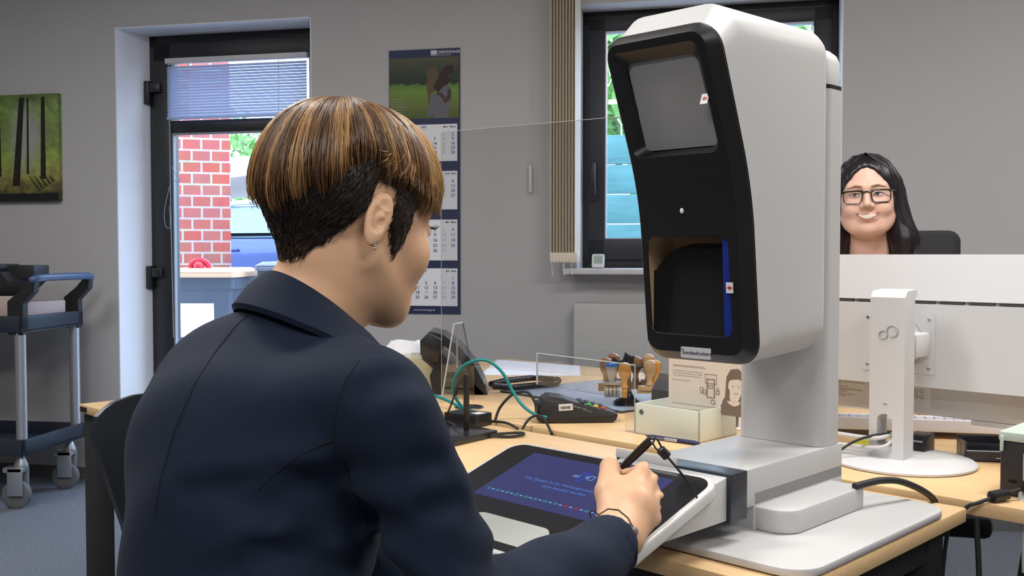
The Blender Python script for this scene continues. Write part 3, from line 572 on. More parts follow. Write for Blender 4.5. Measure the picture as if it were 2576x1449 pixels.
g = G(); T = Matrix.Translation((-.2355, tb(1.0) - .0245, .9995)); g.prism(rpoly(-.027, .027, -.0085, .0085, .002), -.0012, .0, 'y', T=T); bd = g.build('maker_badge', mat('badge_grey', (.50, .50, .52), .45), K)
g = G(); g.text('bundesdruckerei.', .0080, (-.2590, tb(1.0) - .0259, .9970), (1, 0, 0), (0, 0, 1), bold=.0001); g.build('lettering', numk, bd)
g = G(); g.box(-.2610, -.2560, tb(1.0) - .0262, tb(1.0) - .0258, 1.0042, 1.0052); g.box(-.2610, -.2600, tb(1.0) - .0262, tb(1.0) - .0258, 1.002, 1.005); g.build('corner_mark', mat('badge_blue', (.05, .2, .5), .5), bd)
g = G(); g.ball((-.182, tb(1.0) - .0235, 1.0), .0015); g.build('sensor_hole', MATS['grille_hole'], K)
for (s_, z) in ((-.172, 1.370), (-.170, 1.101)):
    T = Matrix.Translation((s_, tb(z) - .0245, z)) @ Matrix.Rotation(R(-20 if z > 1.2 else 5), 4, 'X')
    g = G(); g.box(-.006, .006, -.0006, 0, -.008, .008, T=T); st_ = g.build('sticker', white, K)
    g = G(); g.prism([(-.004, 0), (0, .0035), (0, .0015), (.004, .0015), (.004, -.0015), (0, -.0015), (0, -.0035)], -.0012, -.0006, 'y', T=T); g.build('red_arrow', mat('arrow_red', (.6, .03, .02), .5), st_)
g = G(); g.add([(-.190, tb(z) - .0211, z) if i % 2 == 0 else (-.1715, tb(z) - .0211, z) for i, z in ((0, 1.045), (1, 1.045), (3, 1.16), (2, 1.16))], [(0, 1, 2, 3)]); 
# tablet
M4 = Matrix.Translation((-.3325, -.547, .8365)) @ Matrix.Rotation(math.atan(.307), 4, 'X')
tabm = mat('tablet_white', (.62, .62, .61), .3)
g = G(); g.prism(rpoly(-.2025, .2025, -.285, 0, .032, 8), -.019, 0, bev=.004, seg=3, T=M4); tab = g.build('tablet_body', tabm, K)
g = G(); g.prism(rpoly(-.188, .188, -.262, -.02, .02), -.026, -.019, T=M4); g.build('tablet_underside', mat('under_grey', (.20, .18, .18), .5), tab)
g = G(); g.prism(rpoly(-.194, .194, -.277, -.008, .026, 8), 0, .0008, T=M4); g.build('tablet_glass', mat('tablet_black', (.014, .014, .016), .12), tab)
scr = g = G(); g.box(-.1355, .1385, -.170, -.027, .0008, .0011, T=M4); sc = g.build('screen', mat('screen_blue', (.01, .01, .02), .15, em=((.028, .032, .13), 1.0)), tab)
lit = mat('screen_text', (.02, .03, .05), .3, em=((.07, .19, .55), 1.0)); lit2 = mat('screen_icon', (.02, .03, .05), .3, em=((.02, .06, .6), 1.0)); lit3 = mat('screen_icon_pale', (.02, .03, .05), .3, em=((.18, .4, .8), 1.0))
o3 = M4.to_3x3(); xd = o3 @ Vector((1, 0, 0)); yd = o3 @ Vector((0, 1, 0))
g = G()
for body, y in (('Das System ist im Wartungsmodus und kann', -.103), ('nicht benutzt werden.', -.1155)): g.text(body, .0098, M4 @ Vector((.001, y, .0013)), xd, yd, align='CENTER')
g.build('screen_message', lit, sc)
g = G(); tb2 = lambda pts, r, cl=False: g.tube([M4 @ Vector((p[0], p[1], .0014)) for p in pts], r, 4, smooth=0, closed=cl)
tb2([(-.003, -.082), (-.003, -.066), (-.0065, -.063), (-.0065, -.056), (-.004, -.053), (-.003, -.060), (.003, -.060), (.004, -.053), (.0065, -.056), (.0065, -.063), (.003, -.066), (.003, -.082)], .0005, True); g.build('wrench_icon', lit2, sc)
g = G(); tb2([(.012, -.073), (.021, -.073), (.021, -.061), (.012, -.061)], .0005, True); tb2([(.012, -.065), (.006, -.065)], .0004); tb2([(.012, -.069), (.006, -.069)], .0004); tb2([(-.016, -.071), (-.006, -.071), (-.006, -.067), (-.016, -.067)], .0004, True); g.build('plug_icon', lit3, sc)
for i in range(13):
    g = G(); x = -.121 + i * .0195; g.prism(rpoly(x - .004, x + .004, -.152, -.145, .003, 4), .0011, .0014, T=M4)
    g.build('status_dot', mat('dot_red', (.02, 0, 0), .4, em=((.16, .02, .05), 1)) if i in (8, 9) else mat('dot_teal', (0, .02, .02), .4, em=((.03, .12, .17), 1)), sc)
g = G()
for i in range(13): x = -.1145 + i * .0195; g.prism(rpoly(x, x + .0055, -.1495, -.1475, .0005, 1), .0011, .0013, T=M4)
g.build('status_marks', lit3, sc)
g = G(); g.prism(rpoly(-.088, .068, -.262, -.208, .022, 8), .0008, .0014, T=M4); g.build('light_pad', mat('pad_grey', (.48, .50, .47), .25), tab)
g = G(); g.box(-.055, .055, -.006, .0, .001, .014, .001, T=M4 @ Matrix.Translation((.065, .006, 0)) @ Matrix.Rotation(R(-25), 4, 'X')); g.build('rear_flap', tabm, tab)
g = G(); g.ball((.122, -.232, .006), .020, .014, .013, T=M4); g.build('fingerprint_knob', blk, tab)
# stylus tether anchors are part of the stylus thing (built with the hand)
# ================================================================ THINGS ON THE REAR DESK
def D3(s_, t_, z): return (s_, t_, z)
# protective screen (world frame)
t = thing('protective_screen', 'tall clear acrylic screen standing across the rear desk', 'acrylic screen', 'W', (-.216, 2.985, ZD))
A0 = Vector((-.213, 2.965, 0)); A1 = Vector((.60, 2.43, 0)); dv = (A1 - A0).normalized(); nv = Vector((-dv.y, dv.x, 0)); L_ = (A1 - A0).length
SM = Matrix(((dv.x, nv.x, 0, A0.x), (dv.y, nv.y, 0, A0.y), (0, 0, 1, 0), (0, 0, 0, 1)))
zt = 1.515
g = G(); g.prism(rpoly(0, L_, ZD + .10, zt, [.01, .01, 0, 0], 4), 0, .004, 'y', T=SM); g.box(0, .12, 0, .004, ZD, ZD + .10, T=SM); g.build('pane', acryl, t)
g = G(); g.tube([SM @ Vector((.0, .002, ZD)), SM @ Vector((.0, .002, zt - .01)), SM @ Vector((.004, .002, zt - .002)), SM @ Vector((.012, .002, zt)), SM @ Vector((L_, .002, zt))], .0008, 4, smooth=0); g.build('polished_edge', aedge, t)
g = G(); g.prism([(-.10, ZD), (.16, ZD), (.055, .943), (.0, .943), (-.01, .943)], .045, .050, 'x', T=SM @ Matrix.Rotation(R(12), 4, 'Z')); g.build('foot_bracket', acryl, t)
g = G(); TT2 = SM @ Matrix.Rotation(R(12), 4, 'Z')
for a, b, w in (((.047, -.10, ZD), (.047, -.01, .943), .0022), ((.047, -.01, .943), (.047, .055, .943), .0014), ((.047, .012, .943), (.047, .012, ZD + .09), .003)): g.tube([TT2 @ Vector(a), TT2 @ Vector(b)], w, 4, smooth=0)
g.build('bracket_edge', aedge, t)
g = G(); g.tube([TT2 @ Vector((.047, .055, .943)), TT2 @ Vector((.047, .16, ZD + .002))], .0016, 4, smooth=0); g.build('bracket_edge', mat('edge_dark', (.1, .1, .1), .3), t)
t = thing('counter_screen', 'low clear acrylic pane between card terminal and green cash tray', 'acrylic screen', 'D', (-.84, .165, ZD))
g = G(); T = Matrix.Translation((-.836, .165, 0)) @ Matrix.Rotation(R(-6.5), 4, 'Z')
g.prism([(0, ZD), (0, .884), (-.365, .884), (-.365, .80), (-.03, .80), (-.03, ZD)], -.003, .003, 'y', T=T); g.build('pane', acryl, t)
g = G(); g.tube([T @ Vector((0, 0, ZD + .001)), T @ Vector((0, 0, .884)), T @ Vector((-.365, 0, .884))], .0014, 4, smooth=0); g.tube([T @ Vector((-.365, 0, .80)), T @ Vector((-.365, 0, .884))], .0035, 4, smooth=0); g.build('polished_edge', mat('edge_clear', (.5, .53, .55), .2), t)
# cash tray
mint = mat('mint_metal', (.62, .66, .58), .45); t = thing('cash_tray', 'open pale mint metal tray with a round lock behind the blue pen', 'cash tray', 'D', (-.74, .23, ZD))
g = G(); s0, s1, t0, t1, z0, z1 = -.832, -.648, .160, .315, ZD, .793
for b in ((s0, s1, t0, t0 + .004, z0, z1), (s0, s1, t1 - .004, t1, z0, z1), (s0, s0 + .004, t0, t1, z0, z1), (s1 - .004, s1, t0, t1, z0, z1), (s0, s1, t0, t1, z0, z0 + .004)): g.box(*b, .001)
g.build('tray_body', mint, t)
g = G(); T = Matrix.Translation((-.812, .1598, .774)) @ Matrix.Rotation(R(90), 4, 'X'); g.lathe([(.0005, .0015), (.0055, .0015), (.0065, 0)], n=20, T=T); g.build('lock', mat('lock_dark', (.10, .14, .12), .4, .4), t)
g = G(); g.prism(fillet([(.345, ZD), (.41, ZD), (.415, .825), (.385, .84), (.35, .80)], .008), -.925, -.70, 'x', bev=.003)
single(g, 'desk_organiser', mat('dark_grey_plastic', (.045, .047, .05), .45), 'dark grey sloping desktop case behind the mint tray', 'desk case', 'D', (-.81, .37, ZD))
# information sheet in clear holder
t = thing('information_sheet', 'white printed information sheet with a drawn woman, in a clear holder', 'sign', 'D', (-.68, .25, ZD))
g = G(); g.box(-.80, -.556, .252, .255, ZD + .006, .985, .001); g.prism([(.255, ZD + .006), (.29, ZD + .006), (.256, .80)], -.70, -.697, 'x'); g.build('clear_holder', acryl, t)
shp = mat('sheet_cream', (.68, .60, .52), .8); brn = mat('sheet_brown', (.17, .13, .10), .8)
S0, S1, SZ0, SZ1 = -.798, -.558, .779, .985
g = G(); g.box(S0, S1, .2500, .2515, SZ0, SZ1); sh = g.build('sheet', shp, t)
def sx(px, py): return (S0 + .006 + (px - 1040) * (.1565 / 930), SZ0 + (1075 - (py - (px - 1040) * .14) - 110) * (.1155 / 640) * .78 + .0)
g = G()
for k, (w, body) in enumerate(((0, 'Hier informieren Sie sich über die Funktionen und'), (0, 'Möglichkeiten Ihres Personalausweises mit Online-'), (0, 'Ausweis – ganz bequem mit Ihrem Smartphone.'), (0, ''), (0, 'Einfach scannen und los geht’s.'))): g.text(body, .0042, (S0 + .012, .2498, .868 - k * .0056), (1, 0, 0), (0, 0, 1))
g.text('www.personalausweisportal.de/Personalausweis', .0046, (S0 + .012, .2498, .881), (1, 0, 0), (0, 0, 1)); g.box(S0 + .012, S0 + .108, .2496, .2499, .8795, .880)
g.text('Fragen beantwortet Ihr Bürgeramt und www.personalausweisportal.de/FAQ', .0040, (S0 + .012, .2498, SZ0 + .010), (1, 0, 0), (0, 0, 1)); g.build('printed_text', mat('sheet_ink', (.16, .14, .13), .8), sh)
YP = .2497
mx_ = lambda p: (S0 + (p[0] - .092) * 1.12 + .121, SZ0 + (p[1] - .06) * 1.08 + .056)
def pr(pts, m, nm, dy=0): q = G(); q.prism([mx_(p) for p in pts], YP - dy - .0003, YP - dy, 'y'); return q.build(nm, m, sh)
pr(fillet([(.117, .030), (.127, .045), (.130, .088), (.140, .105), (.158, .108), (.170, .098), (.175, .08), (.178, .03)], .006), brn, 'printed_hair')
pr(fillet([(.117, .005), (.117, .028), (.130, .036), (.165, .036), (.180, .025), (.182, .005)], .008), brn, 'printed_shirt', .0002)
pr(fillet([(.138, .036), (.139, .060), (.134, .066), (.137, .082), (.165, .086), (.170, .065), (.162, .045), (.158, .036)], .01), shp, 'printed_face', .0006)
pr([(.132, .037), (.165, .037), (.160, .030), (.150, .026), (.138, .030)], shp, 'printed_collar', .0006)
g = G()
for x in (.146, .160): g.ball((mx_((x, 0))[0], YP - .001, mx_((0, .069))[1]), .0016, .0004, .0018)
g.tube([(mx_(p)[0], YP - .001, mx_(p)[1]) for p in ((.149, .055), (.154, .0535), (.158, .055))], .0007, 4); g.build('printed_eyes_and_mouth', brn, sh)
g = G(); ln = lambda pts, cl=True, r=.0006: g.tube([(mx_(p)[0], YP - .0004, mx_(p)[1]) for p in pts], r, 4, smooth=0, closed=cl)
ln([(.078, .090), (.106, .090), (.106, .070), (.078, .070)]); ln([(.083, .080), (.101, .080), (.101, .040), (.083, .040)], r=.0013); ln([(.086, .066), (.097, .066), (.097, .060), (.086, .060)]); ln([(.106, .056), (.113, .056), (.113, .048), (.106, .048)], r=.0008); ln([(.107, .056), (.108, .063), (.111, .063), (.112, .056)], False, .0005)
ln([(.066, .048), (.066, .060), (.073, .060), (.073, .048)]); ln([(.071, .046), (.071, .053), (.076, .056), (.080, .053), (.080, .046)]); ln([(.098 + .005 * math.cos(q), .030 + .005 * math.sin(q)) for q in np.linspace(0, 6.28, 13)[:-1]])
g.build('printed_icons', brn, sh)
# pen
t = thing('ballpoint_pen', 'dark blue ballpoint pen with white imprint in front of the mint tray', 'pen', 'D', (-.70, .125, ZD + .005))
T = Matrix.Translation((-.775, .128, ZD + .0055)) @ Matrix.Rotation(R(3), 4, 'Z') @ Matrix.Rotation(R(90), 4, 'Y'); pb = mat('pen_blue', (.012, .016, .09), .35)
g = G(); g.lathe([(.0008, 0), (.0025, .008), (.005, .018), (.0052, .13), (.004, .142), (.002, .146)], n=16, T=T); g.build('barrel', pb, t)
T = Matrix.Translation((-.775, .128, ZD + .0055)) @ Matrix.Rotation(R(3), 4, 'Z')
g = G(); g.box(.054, .088, -.0056, -.005, -.003, .0035, T=T); g.build('imprint', white, t)
g = G(); g.text('STADT', .0058, T @ Vector((.034, -.0056, -.002)), (1, .05, 0), (0, 0, 1)); g.build('lettering', white, t)
g = G(); g.text('MÜNSTER', .0055, T @ Vector((.0605, -.0062, -.0018)), (1, .05, 0), (0, 0, 1)); g.ball(T @ Vector((.057, -.006, 0)), .0014, .0004, .0024); g.build('lettering', numk, t)
# stamp carousel
SCX, SCY = .331, 2.80
t = thing('stamp_carousel', 'black round stamp rack holding wooden stamps on the desk pad', 'stamp rack', 'W', (SCX, SCY, ZD + .004))
g = G(); g.lathe([(.001, .004), (.042, .004), (.043, .012), (.036, .018), (.016, .026), (.009, .038), (.007, .05), (.007, .135), (.004, .145)], (SCX, SCY, ZD), 32); g.build('stand', blk, t)
stamps = [(-.065, -.01, .010, 'brown'), (-.052, -.045, .004, 'blue'), (-.018, -.056, .002, 'orange'), (.055, -.03, .006, 'pale'), (.022, .015, .012, 'brown'), (.058, .012, .018, 'pale2'), (.072, -.012, .004, 'orange2'), (-.040, .035, .018, 'brown')]
g = G(); T = Matrix.Translation((SCX, SCY, 0)); g.lathe([(.05, .832), (.052, .834), (.05, .836), (.048, .834)], (SCX, SCY, 0), 24)
for dx, dy, dz, k in stamps: g.tube([(SCX, SCY, .834), (SCX + dx * .9, SCY + dy * .9, .832)], .0022, 6, smooth=0)
g.build('ring', blk, t)
for i, (x0, y0) in enumerate(((-.035, .0), (.0, .01))):
    g = G(); g.prism([(SCX + x0 - .016, .830), (SCX + x0 + .012, .828), (SCX + x0 + .016, .850 + i * .012), (SCX + x0 + .004, .848 + i * .012), (SCX + x0 - .008, .860 + i * .012), (SCX + x0 - .018, .84)], SCY + y0 - .012, SCY + y0 + .010, 'y'); g.build('clip', blksoft, t)
wm = {'brown': (.30, .15, .07), 'orange': (.62, .30, .05), 'orange2': (.62, .30, .05), 'pale': (.50, .34, .18), 'pale2': (.52, .33, .16)}
desc = {0: 'brown wooden stamp at the far left of the rack', 2: 'orange wooden hand stamp at the front of the rack, next to the blue-capped one', 3: 'pale wooden stamp with lettered block, right front of the rack', 4: 'brown wooden stamp just right of the rack pole', 5: 'pale wooden stamp at the back right, highest on the rack', 6: 'orange wooden stamp at the far right of the rack', 7: 'small brown wooden stamp knob at the back left of the rack'}
for i, (dx, dy, dz, k) in enumerate(stamps):
    x, y = SCX + dx, SCY + dy; zt = .842 + dz
    if k == 'blue':
        t = thing('date_stamp', 'grey self-inking date stamp with blue cap hanging on the rack', 'stamp', 'W', (x, y, zt - .09), 'stamps on the rack')
        g = G(); g.lathe([(.006, -.052), (.011, -.04), (.016, -.02), (.0185, -.006)], (x, y, zt), 24); g.build('handle', mat('stamp_grey', (.42, .43, .44), .35), t)
        g = G(); g.lathe([(.0187, -.008), (.019, -.004), (.015, .002), (.004, .005), (.001, .005)], (x, y, zt), 24); g.build('cap', mat('cap_blue', (.01, .14, .55), .3), t)
        g = G(); g.box(x - .024, x + .024, y - .02, y + .02, zt - .058, zt - .050, .001); g.build('frame', steel, t)
        g = G()
        for q in range(4): T = Matrix.Translation((x - .016 + q * .011, y, zt - .078)) @ Matrix.Rotation(R(90), 4, 'Y'); g.lathe([(.004, -.0045), (.018, -.0045), (.018, .0045), (.004, .0045)], n=10, sm=False, T=T)
        g.build('date_wheels', mat('wheel_metal', (.36, .36, .30), .45, .2), t)
        continue
    m = mat('stamp_wood_' + k, wm[k], .3, coat=.4)
    t = thing('wooden_stamp', desc[i], 'stamp', 'W', (x, y, zt - .08), 'stamps on the rack')
    g = G(); g.lathe([(.008, -.058), (.011, -.056), (.0075, -.044), (.009, -.034), (.016, -.022), (.0195, -.008), (.017, .006), (.009, .013), (.001, .0145)], (x, y, zt - .008), 24); g.build('handle', m, t)
    g = G(); w = .007 if k == 'orange' else (.034 if k == 'pale' else .022); g.box(x - w, x + w, y - .008, y + .008, zt - (.092 if k == 'orange' else .088), zt - .066, .001); bk = g.build('block', m, t)
    if k == 'pale': g = G(); g.text('Ortsangehörigkeit', .0078, (x, y - .0083, zt - .0835), (1, 0, 0), (0, 0, 1), align='CENTER', bold=.0001); g.build('lettering', numk, bk)
# desk pad, paper
g = G(); T = Matrix.Translation((-1.28, .64, 0)) @ Matrix.Rotation(R(-7), 4, 'Z'); g.prism(rpoly(-.27, .27, -.24, .27, .006), ZD, ZD + .004, T=T)
t = thing('desk_pad', 'dark-edged desk pad with glossy grey-blue sheet under the stamp rack', 'desk pad', 'D', (-1.28, .64, ZD)); g.build('pad', mat('pad_dark', (.03, .032, .045), .4), t)
g = G(); g.prism(rpoly(-.262, .262, -.225, .262, .004), ZD + .004, ZD + .0048, T=T); g.build('sheet', mat('pad_sheet', (.40, .46, .58), .22), t)
g = G(); g.prism([(-1.93, .69), (-1.66, .92), (-1.86, 1.145), (-2.25, 1.085)], ZD + .0002, ZD + .002)
single(g, 'paper_sheet', paper_m, 'white paper sheets lying near the far desk edge behind the phone', 'paper', 'D', (-1.9, .9, ZD))
# phone (world frame)
t = thing('desk_phone', 'black desk phone with handset on a curved stand behind the acrylic screen', 'phone', 'W', (-.18, 3.12, ZD))
def PX(u, v, d=3.1): return ((u - 1288) / 2490 * d, 1.15 - (v - 640) / 2490 * d)
ph = mat('phone_black', (.016, .016, .018), .25)
g = G(); o_ = [PX(*p) for p in ((1085, 829), (1120, 838), (1160, 868), (1195, 910), (1218, 955), (1228, 985), (1195, 992))]; i_ = [PX(*p) for p in ((1098, 845), (1112, 858), (1140, 880), (1165, 908), (1178, 925), (1172, 940), (1150, 945))]
for a in range(6): g.prism([o_[a], o_[a + 1], i_[a + 1], i_[a]], 3.02, 3.20, 'y')
g.prism([PX(*p) for p in ((1110, 880), (1172, 935), (1228, 992), (1095, 992), (1085, 940), (1100, 905))], 3.02, 3.20, 'y'); g.build('stand', ph, t)
g = G(); g.prism(fillet([PX(*p) for p in ((1063, 850), (1085, 829), (1118, 848), (1120, 868), (1108, 905), (1064, 885))], .006), 3.0, 3.05, 'y', bev=.004); g.build('handset', ph, t)
g = G(); g.prism([PX(*p) for p in ((1062, 868), (1082, 872), (1112, 902), (1100, 930), (1064, 900))], 3.05, 3.22, 'y'); g.build('display_housing', mat('phone_grey', (.06, .06, .075), .3), t)
g = G(); path = []; cl_ = [Vector((-.060, 3.05, .742)), Vector((.00, 3.05, .738)), Vector((.07, 3.10, .738)), Vector((.14, 3.16, .738)), Vector((.155, 3.24, .738)), Vector((.07, 3.30, .738)), Vector((-.02, 3.22, .738)), Vector((-.07, 3.12, .738))]
seg = 16; fine = []
for i in range(len(cl_) - 1):
    for k in range(seg): fine.append(cl_[i].lerp(cl_[i + 1], k / seg))
for it in range(12): fine = [fine[0]] + [(fine[i - 1] + fine[i] * 2 + fine[i + 1]) / 4 for i in range(1, len(fine) - 1)] + [fine[-1]]
hel = []; N_ = 900
for i in range(N_):
    f = i / (N_ - 1) * (len(fine) - 1.001); k = int(f); p = fine[k].lerp(fine[k + 1], f - k); d = (fine[k + 1] - fine[k]).normalized(); u = d.cross(Vector((0, 0, 1))); a = i * .75
    hel.append(p + (u * math.cos(a) + Vector((0, 0, 1)) * math.sin(a)) * .0080)
g.tube(hel, .0028, 5, smooth=0); g.build('coiled_cord', ph, t)
# tissue box
t = thing('tissue_box', 'pale yellow tissue box with a white tissue pulled up', 'tissue box', 'W', (-.33, 3.28, ZD))
g = G(); g.box(-.50, -.235, 3.20, 3.33, ZD, ZD + .095, .006); g.build('box', mat('tissue_box_yellow', (.55, .52, .33), .7), t)
g = G(); rnd = random.Random(8); rg = []
for z, r_ in ((ZD + .09, .07), (ZD + .105, .075), (ZD + .125, .055), (ZD + .142, .04)):
    rg.append([(-.355 + math.cos(a) * r_ * (1.25 + .25 * math.sin(3 * a + z * 60)), 3.265 + math.sin(a) * r_ * .6 * (1 + .2 * math.cos(5 * a)), z + .006 * math.sin(4 * a)) for a in np.linspace(0, 2 * math.pi, 25)[:-1]])
g.loft(rg, sm=False); g.build('tissue', mat('tissue_white', (.78, .80, .85), .9), t)
# card terminal (world frame, long axis to the right)
t = thing('card_terminal', 'black card payment terminal with colour keys and barcode sticker', 'card terminal', 'W', (.12, 2.56, ZD))
T = Matrix.Translation((.075, 2.50, ZD)) @ Matrix.Rotation(R(4), 4, 'Z')
side = [(0, .004), (-.005, .03), (.005, .062), (.02, .070), (.055, .066), (.075, .058), (.185, .028), (.198, .022), (.192, .006), (.18, .0), (.05, .0), (.04, -.0)]
ct = mat('terminal_black', (.02, .02, .021), .5, bump=.1, bscale=600)
g = G(); g.prism(fillet(side, .006), 0, .085, 'y', T=T, bev=.006); g.build('housing', ct, t)
g = G(); g.prism(fillet([(-.012, .008), (-.010, .050), (.012, .056), (.02, .03), (.018, .008)], .006), .008, .077, 'y', T=T, bev=.004); g.build('printer_cover', blk, t)
kr = random.Random(1)
for c in range(4):
    for r_ in range(4):
        g = G(); x = .105 + c * .018; zz = .052 - (x - .075) * .2727 + .0065; y = .014 + r_ * .018
        mm_ = mat('key_black', (.03, .03, .032), .5) if r_ != 0 or c == 0 else mat(('key_green', 'key_yellow', 'key_red')[c - 1], ((.05, .45, .06), (.65, .6, .03), (.6, .04, .03))[c - 1], .5)
        g.box(x - .006, x + .006, y - .006, y + .006, -.002, .0035, .001, T=T @ Matrix.Translation((0, 0, zz)) ); g.build('key', mm_, t)
g = G(); g.box(.046, .082, -.0008, 0, .030, .047, T=T @ Matrix.Rotation(R(-3), 4, 'Y')); stk = g.build('sticker', white, t)
g = G()
for i in range(22): x = .050 + i * .0012; g.box(x, x + random.uniform(.0004, .0009), -.0011, -.0008, .034, .041, T=T @ Matrix.Rotation(R(-3), 4, 'Y'))
g.build('barcode', numk, stk)
g = G(); g.text('TeleCash', .008, T @ Vector((.072, -.0007, .045)), T.to_3x3() @ Vector((.96, 0, -.26)), (0, 0, 1)); g.text('Hotline\n0800 3 223300', .0038, T @ Vector((.105, -.0007, .038)), T.to_3x3() @ Vector((.96, 0, -.26)), (0, 0, 1)); g.build('lettering', mat('print_lgrey', (.35, .35, .36), .6), t)
# black device with antenna and the small box
t = thing('signature_pad_stand', 'flat black stand with an upright rod left of the tablet', 'stand', 'D', (-1.12, -.17, ZD))
g = G(); g.prism(fillet([(-1.30, -.262), (-1.015, -.262), (-1.035, -.10), (-1.30, -.10)], .008), ZD, ZD + .015, bev=.002); g.build('base', mat('gloss_black', (.02, .02, .022), .15), t)
g = G(); g.prism(rpoly(-1.095, -1.083, -.158, -.148, .002), ZD + .015, .866, bev=.002); g.ball((-1.089, -.153, .866), .004); g.build('rod', blk, t)
g = G(); g.tube([(-1.04, -.12, ZD + .006), (-1.02, -.08, ZD + .007), (-1.0, -.055, ZD + .007), (-.985, -.07, ZD + .006), (-1.0, -.10, ZD + .004), (-1.028, -.13, ZD + .006)], .0035, 8); g.build('loop', blksoft, t)
g = G(); g.tube([(-1.092, -.150, .862), (-1.112, -.16, .84), (-1.125, -.165, .80), (-1.14, -.17, .765), (-1.165, -.15, .745), (-1.19, -.14, .738)], .0022, 6); g.lathe([(.0025, 0), (.0045, .004), (.0045, .02), (.0025, .024)], (-1.116, -.162, .815), 10); g.build('rod_cable', blksoft, t)
t = thing('power_adapter', 'small black box with white label behind the upright rod', 'power adapter', 'D', (-1.19, -.04, ZD))
g = G(); g.box(-1.255, -1.155, -.075, -.005, ZD, ZD + .032, .003, T=Matrix.Translation((-1.2, -.04, 0)) @ Matrix.Rotation(R(10), 4, 'Z') @ Matrix.Translation((1.2, .04, 0))); g.build('case', blk, t)
g = G(); g.box(-1.185, -1.160, -.05, -.02, ZD + .0322, ZD + .0328); g.build('label', white, t)
g = G(); g.tube([(-1.17, -.10, ZD + .005), (-1.2, -.13, ZD + .02), (-1.26, -.12, ZD + .012), (-1.32, -.10, ZD + .01)], .004, 8); g.tube([(-1.15, -.11, ZD + .005), (-1.2, -.15, ZD + .03), (-1.26, -.16, ZD + .022), (-1.32, -.14, ZD + .02)], .003, 8); g.build('lead', blksoft, t)
# cables on the desks (world points)
def wp(u, v, d):
    pt = math.atan(84.5 / FPX); x = (u - 1288) / FPX; y = -(v - 724.5) / FPX; r_ = (x, math.cos(pt) + y * math.sin(pt), y * math.cos(pt) - math.sin(pt)); k = d / r_[1]; return Vector((r_[0] * k, d, CAMZ + r_[2] * k))
teal = MATS['teal_cable']
def cable(nm, pts, r_, m, label): g = G(); P = [wp(*p) for p in pts]; g.tube(P, r_, 10); return single(g, nm, m, label, 'cable', 'W', tuple(P[0]))
cable('network_cable', [(1190, 1037, 2.62), (1160, 1020, 2.63), (1140, 985, 2.62), (1146, 948, 2.60), (1175, 915, 2.58), (1222, 906, 2.56), (1262, 935, 2.55), (1290, 985, 2.54), (1315, 1020, 2.52), (1345, 1042, 2.50), (1375, 1050, 2.50)], .0042, teal, 'teal network cable arching up from the desk hole to the card terminal')
cable('network_cable', [(1195, 1043, 2.60), (1150, 1020, 2.66), (1115, 1003, 2.72), (1060, 985, 2.80)], .0042, teal, 'teal network cable running left from the desk hole')
cable('power_cable', [(1245, 1060, 2.55), (1258, 1025, 2.56), (1290, 992, 2.56), (1325, 986, 2.55), (1345, 1010, 2.54), (1353, 1045, 2.53)], .0038, blksoft, 'black cable arching out of the desk gap left of the card terminal')
cable('power_cable', [(1314, 1079, 2.45), (1330, 1055, 2.46), (1350, 1045, 2.46), (1366, 1050, 2.45), (1378, 1070, 2.42), (1388, 1092, 2.37)], .0034, blksoft, 'short black cable looping over the desk gap in front of the card terminal')
cable('power_cable', [(1208, 1062, 2.50), (1240, 1060, 2.50), (1275, 1064, 2.47), (1302, 1078, 2.40)], .0032, blksoft, 'thin black cable from the small adapter to the desk gap')
# ================================================================ MONITOR and things round it
mw = mat('monitor_white', (.62, .62, .63), .45); mg = mat('monitor_grey', (.50, .49, .48), .5)
t = thing('monitor', 'large white monitor seen from behind on a round foot', 'monitor', 'D', (-.25, .28, ZD))
g = G(); g.lathe([(.138, 0), (.142, .002), (.142, .006), (.138, .009), (.10, .011), (.001, .011)], (-.232, .283, ZD), 64); g.build('foot', mw, t)
g = G(); s0, s1, t0, t1 = -.290, -.217, .250, .298
hole = [(-.270, .752)] + [(-.270 + 0, .80)] 
P_out = [(s0, ZD + .011), (s1, ZD + .011), (s1, 1.062), (s0, 1.062)]; H_ = [(p[0], p[1]) for p in rpoly(-.273, -.241, .757, .822, [.014, .014, .002, .002], 5)]
tr = tessellate_polygon([[Vector((p[0], p[1], 0)) for p in P_out], [Vector((p[0], p[1], 0)) for p in H_]]); vs = P_out + H_
for tt_, f_ in ((t0, 1), (t1, -1)): g.add([(p[0], tt_, p[1]) for p in vs], [tuple(x) if f_ > 0 else tuple(x)[::-1] for x in tr])
g.loft([[(p[0], t0, p[1]) for p in P_out], [(p[0], t1, p[1]) for p in P_out]], sm=False, cap=False); g.loft([[(p[0], t0, p[1]) for p in H_], [(p[0], t1, p[1]) for p in H_]], sm=False, cap=False)
g.prism([(t0, 1.062), (t1 + .01, 1.062), (t1 + .01, 1.078), (t0 + .012, 1.075)], s0, s1, 'x'); g.build('post', mw, t)
g = G(); cen = [(-.260, .987, .0105, 20, 400), (-.241, .996, .0135, -165, 150)]
pts = []
for a in range(60, 361, 12): pts.append((-.262 + .0085 * math.cos(R(a)), .2488, .985 + .0085 * math.sin(R(a))))
pts2 = [(-.243 + .0115 * math.cos(R(a)), .2488, .993 + .0115 * math.sin(R(a))) for a in range(215, -120, -12)]
g.tube(pts[:-2] + pts2, .0013, 5, smooth=2); g.build('logo', mat('logo_grey', (.42, .42, .43), .4), t)
g = G(); g.ball((-.2545, .2495, .842), .006, .001, .003); g.build('lock_slot', chrome, t)
g = G(); g.box(-.285, -.215, .305, .375, .935, .985, .005); g.build('tilt_hinge', mw, t)
MS0, MS1 = -.53, .05
